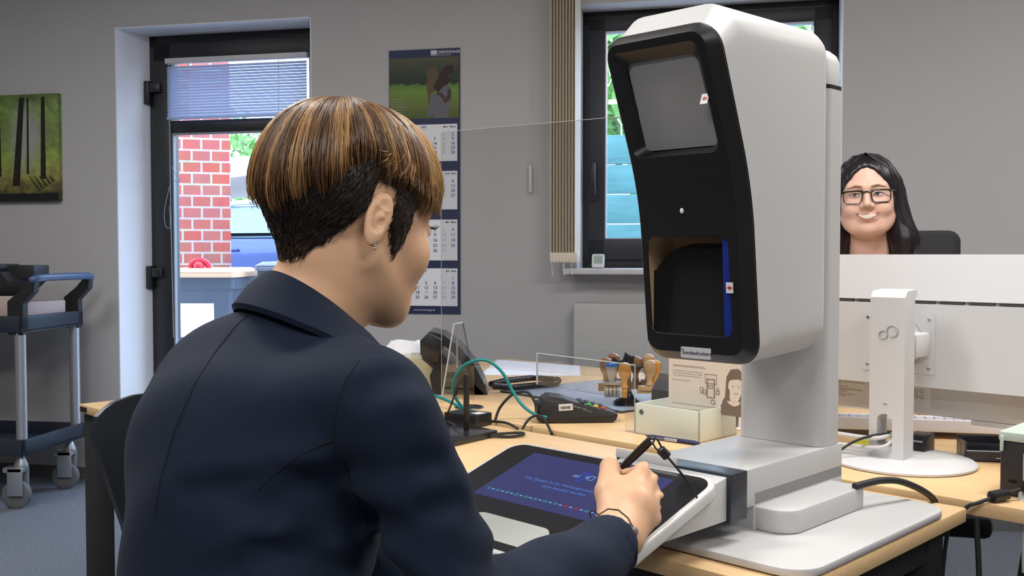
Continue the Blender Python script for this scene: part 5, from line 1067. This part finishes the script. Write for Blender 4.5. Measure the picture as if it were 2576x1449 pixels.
# blazer
navy_m = mat('blazer_cloth', (.0052, .0125, .031), .8, spec=.25, bump=.35, bscale=900, sheen=.03)
fv = V3(math.sin(R(50)), math.cos(R(50)), 0); rv = V3(math.cos(R(50)), -math.sin(R(50)), 0); MB = np.stack([rv, fv, V3(0, 0, 1)], 1)
SR = V3(-.120, .912, 1.012); SL = V3(-.275, 1.150, .985); ER = V3(-.044, .965, .792); WR = V3(.128, 1.185, .843); CU = np.array(wp(1542, 1378, 1.178)); CD = (CU - ER) / np.linalg.norm(CU - ER)
EL = V3(-.24, 1.345, .80); WL = V3(-.06, 1.26, .64)
def wr_(p):   # soft folds: along the arm, at the armpit and the waist
    f = .0034 * np.sin(p @ np.array([22., -35., 95.])) * np.exp(-((p - (SR + ER) / 2 + V3(.02, 0, .05)) ** 2).sum(-1) / .012)
    f += .0075 * np.sin(p @ np.array([30., 10., -110.]) + 1.2) * np.exp(-((p - V3(-.185, .92, .895)) ** 2).sum(-1) / .006)
    f += .0055 * np.sin(p @ np.array([45., 0., 120.]) + .5) * np.exp(-((p - ER - V3(-.01, 0, .03)) ** 2).sum(-1) / .006)
    f += .0020 * np.sin(p @ np.array([14., 60., 40.])) ; return f
def f_bl(p):
    d = ell(p, (-.262, 1.03, .905), (.150, .112, .186), MB)
    d = smin(d, ell(p, (-.282, 1.00, .945), (.120, .088, .11), MB), .06)
    d = smin(d, cap(p, SL + V3(.02, -.02, -.01), SR + V3(-.035, .03, -.005), .060, .050), .06)
    d = smin(d, cap(p, (-.215, 1.03, 1.006), SR + V3(-.02, .02, .012), .055, .034), .04); d = smin(d, cap(p, (-.222, 1.05, .985), SL, .050, .042), .04)
    d = smin(d, ell(p, (-.285, 1.0, .74), (.128, .115, .22), MB), .05)
    d = smin(d, ell(p, (-.29, .985, .58), (.165, .135, .10), MB), .05)
    sl_ = smin(cap(p, SR, ER, .049, .046), cap(p, ER, CU + CD * .03, .047, .0385), .02); sl_ = smax(sl_, (p - CU) @ CD, .003); sl_ = smax(sl_, -cap(p, CU - CD * .014, CU + CD * .05, .0295), .002); d = smin(d, sl_, .022)
    d = smin(d, smin(cap(p, SL, EL, .052, .048), cap(p, EL, WL, .048, .036), .02), .022)
    fl = smax(cap(p, V3(-.224, 1.028, 1.022), V3(-.208, 1.038, 1.060), .068), p[..., 2] - 1.066 + .77 * ((p - V3(-.200, 1.040, 0)) @ fv), .008); d = smin(d, fl, .030)
    nk = cap(p, V3(-.206, 1.037, 1.105) , V3(-.19, 1.05, 1.22), .056); d = smax(d, -nk, .006)
    d = smax(d, .53 - p[..., 2], .01)
    return d + wr_(p)
def camray(u, v): a = wp(u, v, 1.0); o_ = Vector((0, 0, CAMZ)); return o_, (a - o_).normalized()
V, F = surfnet(f_bl, (-.52, .74, .50), (.22, 1.48, 1.15), .012); bv0 = BVHTree.FromPolygons(V.tolist(), F.tolist()); folds = []
for r_, pts in ((.012, [(615, 1268), (700, 1290), (800, 1308), (900, 1350)]), (.009, [(690, 1195), (780, 1230), (865, 1285)]), (.010, [(1200, 1225), (1150, 1262), (1080, 1282)]), (.008, [(930, 985), (985, 950), (1050, 940)]), (.008, [(1150, 1140), (1105, 1165), (1060, 1170)]), (.010, [(640, 1380), (760, 1395), (880, 1440)]), (.007, [(470, 1240), (560, 1230), (620, 1215)])):
    P = []
    for u, v in pts:
        o_, d_ = camray(u, v); h_ = bv0.ray_cast(o_, d_)
        if h_[0] is not None: P.append(np.array(h_[0]) + np.array(h_[1]) * r_ * .35)
    folds += [(P[i], P[i + 1], r_ * (.6 if i == 0 else 1)) for i in range(len(P) - 1)]
f_b0 = f_bl
def f_bl(p):
    d = f_b0(p)
    for a_, b_, r_ in folds: d = smax(d, -cap(p, a_, b_, r_), .022)
    return d
bl, bvb = sculpt('blazer', f_bl, (-.52, .74, .50), (.22, 1.48, 1.15), .0055, navy_m, P1, 'dark navy blazer', keep=True)
def camray(u, v): a = wp(u, v, 1.0); o_ = Vector((0, 0, CAMZ)); return o_, (a - o_).normalized()
def onsurf(b, pts, off=0.0, n=6):
    P = []
    for i in range(len(pts) - 1):
        for k in range(n):
            t_ = k / n; u = pts[i][0] + (pts[i + 1][0] - pts[i][0]) * t_; v = pts[i][1] + (pts[i + 1][1] - pts[i][1]) * t_; o_, d_ = camray(u, v); h = b.ray_cast(o_, d_)
            if h[0] is not None: P.append(h[0] - d_ * off)
    return P
seam = mat('seam_dark', (.002, .003, .006), .9)
for pts in ([(650, 775), (600, 812), (545, 880), (490, 965), (440, 1080), (405, 1200), (385, 1320)], [(905, 905), (868, 960), (845, 1030), (838, 1105), (850, 1150)], [(836, 1108), (760, 1140), (690, 1190), (640, 1240)], [(845, 1110), (885, 1220), (925, 1330), (960, 1440)]):
    P = onsurf(bvb, pts)
    if len(P) > 3:
        P = [P[0]] + [(P[i - 1] + P[i] * 2 + P[i + 1]) / 4 for i in range(1, len(P) - 1)] + [P[-1]]
        q = G(); q.tube(P, .0009, 5, smooth=0); q.build('seam', seam, bl)
# collar
q = G(); NC = V3(-.200, 1.040, 1.084); rg = []
for a in np.linspace(-128, 112, 41):
    an = R(a); dr = -fv * math.cos(an) + rv * math.sin(an); b_ = (math.cos(an) + 1) / 2
    zt_ = NC[2] + .046 * math.cos(an); rt = .053; rb_ = .086 + .008 * (1 - b_); zb = zt_ - .031 - .008 * (1 - b_)
    P = lambda r_, z_: tuple(np.array([NC[0], NC[1], 0]) + dr * r_ + V3(0, 0, z_))
    rg.append([P(rt, zt_), P(rt + .004, zt_ + .004), P(rt + .011, zt_ + .001), P((rt + rb_) / 2 + .007, (zt_ + zb) / 2 + .006), P(rb_ + .005, zb + .003), P(rb_ + .003, zb - .003), P(rb_ - .004, zb - .002), P(rt + .012, zt_ - .022), P(rt + .020, zt_ - .055), P(rt + .004, zt_ - .055)])
q.loft(rg); q.build('collar', navy_m, bl)
# trousers, shoes
KR, KL = V3(.05, 1.18, .52), V3(-.10, 1.36, .52); FR_, FL_ = V3(.10, 1.28, .09), V3(-.06, 1.46, .09)
def f_tr(p):
    d = ell(p, (-.29, .98, .55), (.17, .14, .10), MB)
    for hx, kx, fx in ((V3(-.23, .92, .55), KR, FR_), (V3(-.34, 1.08, .55), KL, FL_)):
        d = smin(d, smin(cap(p, hx, kx, .085, .062), cap(p, kx, fx, .060, .045), .02), .03)
    return d
sculpt('trousers', f_tr, (-.52, .78, .06), (.22, 1.56, .68), .011, mat('trouser_cloth', (.012, .013, .02), .8), P1)
for c in (FR_, FL_):
    q = G(); u_ = fv
    rg = [[tuple(c + V3(0, 0, -.09) + fv * s_ + rv * (w_ * math.cos(a)) + V3(0, 0, h_ * (.5 + .5 * math.sin(a)))) for a in np.linspace(0, 2 * np.pi, 16, endpoint=False)] for s_, w_, h_ in ((-.07, .02, .05), (-.05, .036, .075), (0, .040, .09), (.07, .044, .06), (.13, .042, .045), (.165, .02, .03))]
    q.loft(rg); q.build('shoe', blk, P1)
# right hand
def hp(u, v, d): return np.array(wp(u, v, d))
HW = hp(1556, 1345, 1.205); HW0 = HW + (ER - HW) / np.linalg.norm(ER - HW) * .06
MC = [hp(1620, 1186, 1.268), hp(1638, 1216, 1.262), hp(1650, 1258, 1.252), hp(1640, 1302, 1.243)]
PI_ = [hp(1606, 1190, 1.312), hp(1622, 1226, 1.308), hp(1628, 1266, 1.300), hp(1615, 1306, 1.290)]
TI = [hp(1560, 1208, 1.372), hp(1568, 1236, 1.372), hp(1582, 1272, 1.345), hp(1578, 1304, 1.325)]
PT1 = V3(.1907, 1.33, .9026); PT0 = V3(.130, 1.42, .8135)
def f_hd(p):
    d = cap(p, HW0, HW, .0265, .0285)
    d = smin(d, ell(p, HW * .45 + MC[1] * .30 + MC[2] * .25, (.025, .026, .033)), .02)
    d = smin(d, cap(p, HW, (MC[0] + MC[1]) / 2 + V3(-.010, -.002, -.006), .026, .016), .012); d = smin(d, cap(p, HW + V3(.003, 0, -.002), (MC[2] + MC[3]) / 2 + V3(-.014, 0, 0), .026, .015), .012)
    for i in range(4):
        r0 = (.0115, .0118, .0112, .0105)[i]
        d = smin(d, cap(p, HW + (MC[i] - HW) * .55, MC[i], .0115, r0 + .001), .005)
        d = smin(d, cap(p, MC[i], PI_[i], r0, r0 * .88), .004); mid = (PI_[i] + TI[i]) / 2 + V3(0, .010, 0)
        d = smin(d, smin(cap(p, PI_[i], mid, r0 * .88, r0 * .8), cap(p, mid, TI[i], r0 * .8, r0 * .68), .003), .003)
    for i in range(3):
        g_ = (MC[i] + MC[i + 1]) / 2; o_ = g_ - HW; o_ = o_ / np.linalg.norm(o_); d = smax(d, -cap(p, g_ + o_ * .016 + V3(0, -.012, .004), g_ + o_ * .020 + V3(0, .02, -.004), .0048), .007)
    TC, TM, TP, TE = hp(1545, 1310, 1.215), hp(1530, 1238, 1.250), hp(1534, 1176, 1.302), hp(1548, 1190, 1.352)
    d = smin(d, cap(p, TC, TM, .020, .0165), .014); d = smin(d, cap(p, TM, TP, .0165, .0128), .006); d = smin(d, cap(p, TP, TE, .0128, .0098), .004)
    d = smin(d, cap(p, (TM + MC[0]) / 2 + V3(0, -.002, -.012), HW, .018, .02), .016)
    return d
hd, bvh = sculpt('hand', f_hd, (.02, 1.09, .76), (.24, 1.42, .93), .0021, skin, P1, keep=True)
q = G(); P = onsurf(bvh, [(1505, 1296), (1530, 1280), (1556, 1283), (1580, 1303), (1596, 1332), (1603, 1362), (1604, 1385)], .0006)
if len(P) > 3:
    q.tube(P, .0009, 6, smooth=0); q.build('bracelet', blksoft, P1); 
    q = G(); c = P[int(len(P) * .72)]; q.ball(c, .0042, .004, .0062); q.build('bracelet_bead', mat('bead_grey', (.22, .19, .17), .25), P1)
    q = G(); c = P[0]; q.tube([c, c + Vector((-.006, 0, .006)), c + Vector((-.010, 0, .003)), c + Vector((-.008, 0, -.004)), c + Vector((-.002, 0, -.002))], .0009, 6); q.build('bracelet_knot', blksoft, P1)
# left hand resting in the lap
q2 = V3(-.03, 1.235, .635)
def f_h2(p):
    d = cap(p, WL, WL + (WL - EL) * .2, .026, .026); c = WL + (WL - EL) / np.linalg.norm(WL - EL) * .06; d = smin(d, ell(p, c, (.04, .04, .02)), .02)
    for i in range(4): e = c + fv * .05 + rv * (-.03 + .02 * i); d = smin(d, cap(p, c + rv * (-.025 + .017 * i), e + V3(0, 0, -.008), .0105, .008), .006)
    return smin(d, cap(p, c, c + rv * .05 + fv * .01, .012, .009), .01)
sculpt('left_hand', f_h2, (-.16, 1.08, .56), (.12, 1.36, .70), .005, skin, P1)
# stylus with tether
t = thing('stylus', 'black stylus held in the hand, tethered to the tablet edge by a cord', 'stylus', 'W', tuple(PT0))
q = G(); a, b = Vector(PT0), Vector(PT1); q.tube([a, a.lerp(b, .05), a.lerp(b, .2), a.lerp(b, .55), a.lerp(b, .8), a.lerp(b, .97), b], [.0008, .002, .0038, .0056, .0060, .0058, .003], 12, smooth=0); q.build('barrel', mat('stylus_black', (.022, .014, .012), .4), t)
q = G(); e = wp(1645, 1104, 1.328); q.ball(wp(1640, 1110, 1.322), .0022, u=8, v=6); q.build('pin', chrome, t)
q = G(); q.tube([wp(1642, 1106, 1.325), wp(1650, 1103, 1.322), wp(1658, 1113, 1.32), wp(1664, 1128, 1.32), wp(1660, 1134, 1.32), wp(1650, 1128, 1.322), wp(1641, 1113, 1.324)], .0014, 6); q.build('cord_loop', blksoft, t)
q = G(); a, b = wp(1660, 1129, 1.32), wp(1680, 1150, 1.32); q.tube([a, a.lerp(b, .08), a.lerp(b, .92), b], [.005, .0066, .0066, .005], 14, smooth=0); q.build('cord_bead', blk, t)
q = G(); q.tube([wp(1679, 1149, 1.32), wp(1705, 1180, 1.32), wp(1732, 1215, 1.325), wp(1752, 1250, 1.335), wp(1762, 1272, 1.34), wp(1762, 1280, 1.345), wp(1755, 1277, 1.355)], .0016, 8); q.build('tether_cord', blksoft, t)
# ================================================================ chair of person 1
t = thing('shell_chair', 'black shell chair whose back edge shows left of the seated person', 'chair', 'W', (-.28, 1.04, 0))
shell = mat('chair_shell', (.022, .026, .034), .35)
bd_ = V3(-.55, .83, 0); bd_ /= np.linalg.norm(bd_); sd = V3(-bd_[1], bd_[0], 0)
def arc(a, z, r_): return tuple(V3(-.255, 1.09, 0) + bd_ * r_ * math.cos(a) + sd * r_ * math.sin(a) + V3(0, 0, z))
q = G(); rows_ = []
zsh = list(np.linspace(.50, .93, 12)) + [.945, .955, .963, .969, .974]
prof_ = [(z, np.interp(z, [.50, .62, .80, .93, .955, .968, .974], [.30, .34, .46, .64, .62, .54, .40])) for z in zsh]
for z, ha in prof_:
    o1 = [arc(a, z, .262 + .01 * (z - .5)) for a in np.linspace(-ha, ha, 24)]; o2 = [arc(a, z, .255 + .01 * (z - .5)) for a in np.linspace(ha, -ha, 24)]; rows_.append(o1 + o2)
q.loft(rows_); q.build('backrest', shell, t)
q = G(); q.prism(rpoly(-.50, -.06, .83, 1.27, .1), .44, .455, bev=.005); q.build('seat', shell, t)
q = G(); q.lathe([(.03, .1), (.03, .44)], (-.28, 1.05, 0), 16); q.build('column', blk, t)
for k in range(5):
    q = G(); a = 2 * math.pi * k / 5 + .4; q.tube([(-.28, 1.05, .11), (-.28 + .28 * math.cos(a), 1.05 + .28 * math.sin(a), .07)], [.022, .014], 8, smooth=0); q.ball((-.28 + .28 * math.cos(a), 1.05 + .28 * math.sin(a), .03), .03); q.build('foot', blk, t)
# ================================================================ PERSON 2 and office chair (behind the monitor)
t = thing('office_chair', 'black office chair behind the smiling person, back edge visible above the monitor', 'chair', 'W', (1.02, 3.15, 0))
q = G(); MT = Matrix.Translation((1.10, 3.02, 0)) @ Matrix.Rotation(R(-14), 4, 'Z'); q.prism(rpoly(-.25, .25, .62, 1.222, .035), .0, .05, 'y', bev=.012, T=MT); q.build('backrest', mat('chair_black', (.014, .014, .018), .7, bump=.3, bscale=300), t)
q = G(); q.box(-.25, .25, -.48, -.02, .42, .48, .02, T=MT); q.build('seat', MATS['chair_black'], t)
q = G(); q.box(-.03, .03, .05, .07, .40, .9, T=MT); q.lathe([(.03, .08), (.03, .42)], (0, -.22, 0), 12, T=MT); q.build('column', blk, t)
for k in range(5): q = G(); a = 2 * math.pi * k / 5; q.tube([(0, -.22, .1), (.28 * math.cos(a), -.22 + .28 * math.sin(a), .03)], .02, 8, smooth=0, T=MT); q.build('foot', blk, t)
P2 = thing('person', 'smiling person with long black hair and dark-rimmed glasses behind the monitor', 'person', 'W', (1.0, 2.9, 0))
R2 = headrot(R(180 + 20), R(0), R(2.5)); O2 = V3(1.016, 2.84, 1.314); S2 = .985; T2 = (R2, O2, S2)
def f2(p): return head_sdf(p, smile=1, fat=.0115, neck=[((0, -.02, -.07), (0, -.035, -.16), .054, .056), ((0, -.035, -.16), (0, -.05, -.24), .056, .08)])
h2o, bv2 = sculpt('head', f2, (-.11, -.16, -.26), (.11, .14, .14), .0028, skin2, P2, T=T2, keep=True)
bh = attrmat('hair_black', .35, .5)
for sx_ in (1, -1):
    patch('eye', bv2, almond(sx_ * .031, .003, .0135, .0052), T2, eyew, h2o, .0004); patch('iris', bv2, almond(sx_ * .031 + .002, .003, .0050, .0050), T2, iris, h2o, .0008); patch('pupil', bv2, almond(sx_ * .031 + .002, .003, .0022, .0024), T2, lashm, h2o, .0012)
    patch('upper_lash_line', bv2, [(sx_ * .017, .0035), (sx_ * .024, .0080), (sx_ * .032, .0092), (sx_ * .042, .0065), (sx_ * .047, .003), (sx_ * .040, .0052), (sx_ * .031, .0072), (sx_ * .023, .0060)], T2, lashm, h2o, .0012, 2)
    patch('eyebrow', bv2, [(sx_ * .012, .021), (sx_ * .030, .0265), (sx_ * .052, .021), (sx_ * .051, .0235), (sx_ * .030, .0310), (sx_ * .012, .0265)], T2, mat('brow2', (.26, .14, .09), .8), h2o, .0008, 2)
arcs = lambda x0, x1, f_, n=9: [(x, f_(x)) for x in np.linspace(x0, x1, n)]
up_t = arcs(-.034, .034, lambda x: -.0520 + .004 * (abs(x) / .034) ** 2 + .0012 * math.cos(x * 300)); lo_b = arcs(.034, -.034, lambda x: -.0765 + .0285 * (abs(x) / .034) ** 2)
patch('lips', bv2, up_t + lo_b[1:-1], T2, mat('lips2', (.60, .25, .22), .4), h2o, .0008, 5)
tt_ = arcs(-.026, .026, lambda x: -.0560 + .005 * (abs(x) / .03) ** 2); tl = arcs(.026, -.026, lambda x: -.0665 + .0140 * (abs(x) / .026) ** 2)
patch('teeth', bv2, tt_ + tl[1:-1], T2, mat('teeth', (.66, .62, .50), .35), h2o, .0020, 3)
for sx_ in (-1, 1): patch('mouth_corner', bv2, [(sx_ * .023, -.0520), (sx_ * .033, -.0480), (sx_ * .024, -.0555)], T2, mat('mouth_dark', (.16, .04, .035), .6), h2o, .0022, 2)
# glasses
t_ = G()
gf = mat('glasses_frame', (.012, .010, .011), .25)
def gp(x, z, y=.098): return tuple(R2 @ V3(x, y - .9 * x * x * 5, z) * S2 + O2)
for sx_ in (-1, 1):
    L_ = fillet([(.009, .012), (.064, .013), (.062, -.021), (.016, -.022)], .012, 5); t_.tube([gp(sx_ * a, b) for a, b in L_], .0017, 6, smooth=0, closed=True)
    t_.tube([gp(sx_ * .010, .0122), gp(sx_ * .036, .0137), gp(sx_ * .064, .0128)], .0022, 6)
    t_.tube([gp(sx_ * .064, .010), tuple(R2 @ V3(sx_ * .076, .06, .010) * S2 + O2), tuple(R2 @ V3(sx_ * .080, -.005, .008) * S2 + O2)], .0024, 6)
t_.tube([gp(-.011, .008), gp(0, .0105), gp(.011, .008)], .0022, 6)
ORG[P2.name] = Vector((1.0, 2.9, 0)); gl_o = t_.build('glasses', gf, P2)
q = G()
for sx_ in (-1, 1): L_ = fillet([(.009, .012), (.064, .013), (.062, -.021), (.016, -.022)], .012, 5); q.add([gp(sx_ * a, b) for a, b in L_], [tuple(range(len(L_)))])
q.build('lens', glassmat('lens_glass', (.97, .97, .98), .8), gl_o)
def f_h(p):
    ax = np.abs(p[..., 0]); m = np.stack([ax, p[..., 1], p[..., 2]], -1)
    d = ell(p, (0, -.018, .034), (.088, .104, .095)); d = smin(d, cap(m, (.064, -.012, .02), (.096, -.010, -.13), .034, .036), .03); d = smin(d, cap(m, (.096, -.010, -.13), (.090, .0, -.20), .036, .028), .03)
    d = smin(d, cap(m, (.05, -.055, .0), (.055, -.07, -.18), .05, .045), .03)
    face = ell(p, (0, .075, -.045), (.068, .085, .118)); face = smin(face, cap(p, (0, .10, .015), (0, .090, .132), .052, .006), .02)
    d = smax(d, -face, .010); d = smax(d, -ell(p, (0, .03, -.16), (.058, .08, .08)), .01)
    d = d + .0006 * np.sin(np.arctan2(p[..., 0], -p[..., 1] - .1) * 60) + .0012 * np.exp(-(p[..., 0] / .004) ** 2) * (p[..., 2] > .08)
    return smax(d, -.205 - p[..., 2], .01)
V, F = surfnet(f_h, (-.14, -.15, -.22), (.14, .12, .15), .003)
H2 = meshobj('hair', V @ R2.T * S2 + O2, F, bh, P2, 'long black centre-parted hair', tone=np.tile(np.array([.010, .007, .010]), (len(V), 1)))
n4 = 2200; sgn = np.where(rs.rand(n4) < .5, 1, -1); y0 = rs.uniform(-.10, .052, n4); k4 = 12; t4 = np.linspace(0, 1, k4)
bvh2 = BVHTree.FromPolygons((V @ R2.T * S2 + O2).tolist(), F.tolist()); Pt = np.zeros((n4, k4, 3))
for i in range(n4):
    ang_e = rs.uniform(1.45, 1.7)
    for j, tv in enumerate(t4):
        if tv < .45: an = ang_e * tv / .45; dloc = V3(sgn[i] * math.sin(an), 0, math.cos(an)); oo = V3(0, y0[i] * (1 - .4 * tv), .02)
        else: z_ = .02 - (tv - .45) / .55 * .215 * (.85 + .15 * math.sin(i)); dloc = V3(sgn[i], 0, 0); oo = V3(0, y0[i] * .8 + 0 * tv, z_)
        o_ = R2 @ (oo + dloc * .25) * S2 + O2; h_ = bvh2.ray_cast(Vector(o_), Vector(-(R2 @ dloc)))
        Pt[i, j] = w_ = ((np.array(h_[0]) - O2) @ R2 / S2 + dloc * rs.uniform(.0, .0015)) if h_[0] is not None and abs(((np.array(h_[0]) - O2) @ R2 / S2)[0]) > .002 + .04 * (tv > .45) else (Pt[i, j - 1] + V3(0, 0, -.012) if j else V3(0, y0[i], .125))
fc = smin(ell(Pt, (0, .075, -.045), (.068, .085, .118)), cap(Pt, (0, .10, .015), (0, .086, .140), .050, .006), .02).min(1) > -.006; fc &= np.linalg.norm(np.diff(Pt, axis=1), axis=-1).max(1) < .035; fc &= np.abs(Pt[:, 7:, 0]).min(1) > .045; Pt = Pt[fc]; n4 = len(Pt)
strands('hair_strands', Pt, rs.uniform(.0005, .001, n4), np.array([.012, .009, .012]) + rs.uniform(0, .02, n4)[:, None, None] * np.array([1, .75, .9]) + 0 * Pt[..., :1], H2, bh, T2)
# body of person 2
f2v = R2 @ V3(0, 1, 0); r2v = R2 @ V3(1, 0, 0); f2v[2] = 0; r2v[2] = 0; M2 = np.stack([r2v, f2v, V3(0, 0, 1)], 1)
B2 = V3(1.05, 2.90, .085)
def f_b2(p):
    d = ell(p, B2 + V3(0, 0, .86), (.19, .13, .24), M2); d = smin(d, cap(p, B2 + r2v * .165 + V3(0, 0, 1.045), B2 - r2v * .165 + V3(0, 0, 1.045), .055), .06)
    d = smin(d, ell(p, B2 + V3(0, 0, .58), (.19, .15, .14), M2), .06)
    for s_ in (-1, 1): e = B2 + r2v * s_ * .23 + V3(0, 0, .76); w_ = B2 + r2v * s_ * .14 + f2v * .24 + V3(0, 0, .69); d = smin(d, smin(cap(p, B2 + r2v * s_ * .175 + V3(0, 0, 1.03), e, .052, .045), cap(p, e, w_, .045, .035), .02), .03)
    d = smax(d, -cap(p, B2 + V3(0, 0, 1.06), O2 + V3(0, 0, -.1), .062), .01)
    return smax(d, .48 - p[..., 2], .01)
sculpt('top', f_b2, (.62, 2.5, .46), (1.38, 3.12, 1.14), .009, mat('cream_top', (.52, .44, .38), .85, bump=.3, bscale=300), P2)
def f_l2(p):
    d = ell(p, B2 + V3(0, 0, .56), (.18, .15, .1), M2)
    for s_ in (-1, 1): k_ = B2 + r2v * s_ * .1 + f2v * .38 + V3(0, 0, .52); d = smin(d, smin(cap(p, B2 + r2v * s_ * .09 + V3(0, 0, .55), k_, .085, .06), cap(p, k_, k_ + V3(0, 0, -.44), .055, .045), .02), .03)
    return d
sculpt('trousers', f_l2, (.62, 2.3, .0), (1.38, 3.12, .7), .014, mat('trouser_black', (.02, .02, .025), .8), P2)
for s_ in (-1, 1):
    c = B2 + r2v * s_ * .14 + f2v * .26 + V3(0, 0, .675)
    def f_hh(p, c=c):
        d = smin(cap(p, c - f2v * .03, c + f2v * .02, .028, .024), ell(p, c + f2v * .05, (.035, .035, .018)), .02)
        for i in range(4): b_ = c + f2v * .07 + r2v * (-.026 + .0175 * i); d = smin(d, cap(p, b_, b_ + f2v * .06 + V3(0, 0, -.014), .009, .007), .005)
        return smin(d, cap(p, c + f2v * .03, c + f2v * .08 - r2v * s_ * .045, .012, .009), .008)
    sculpt('hand', f_hh, c - .13, c + .13, .005, skin2, P2)
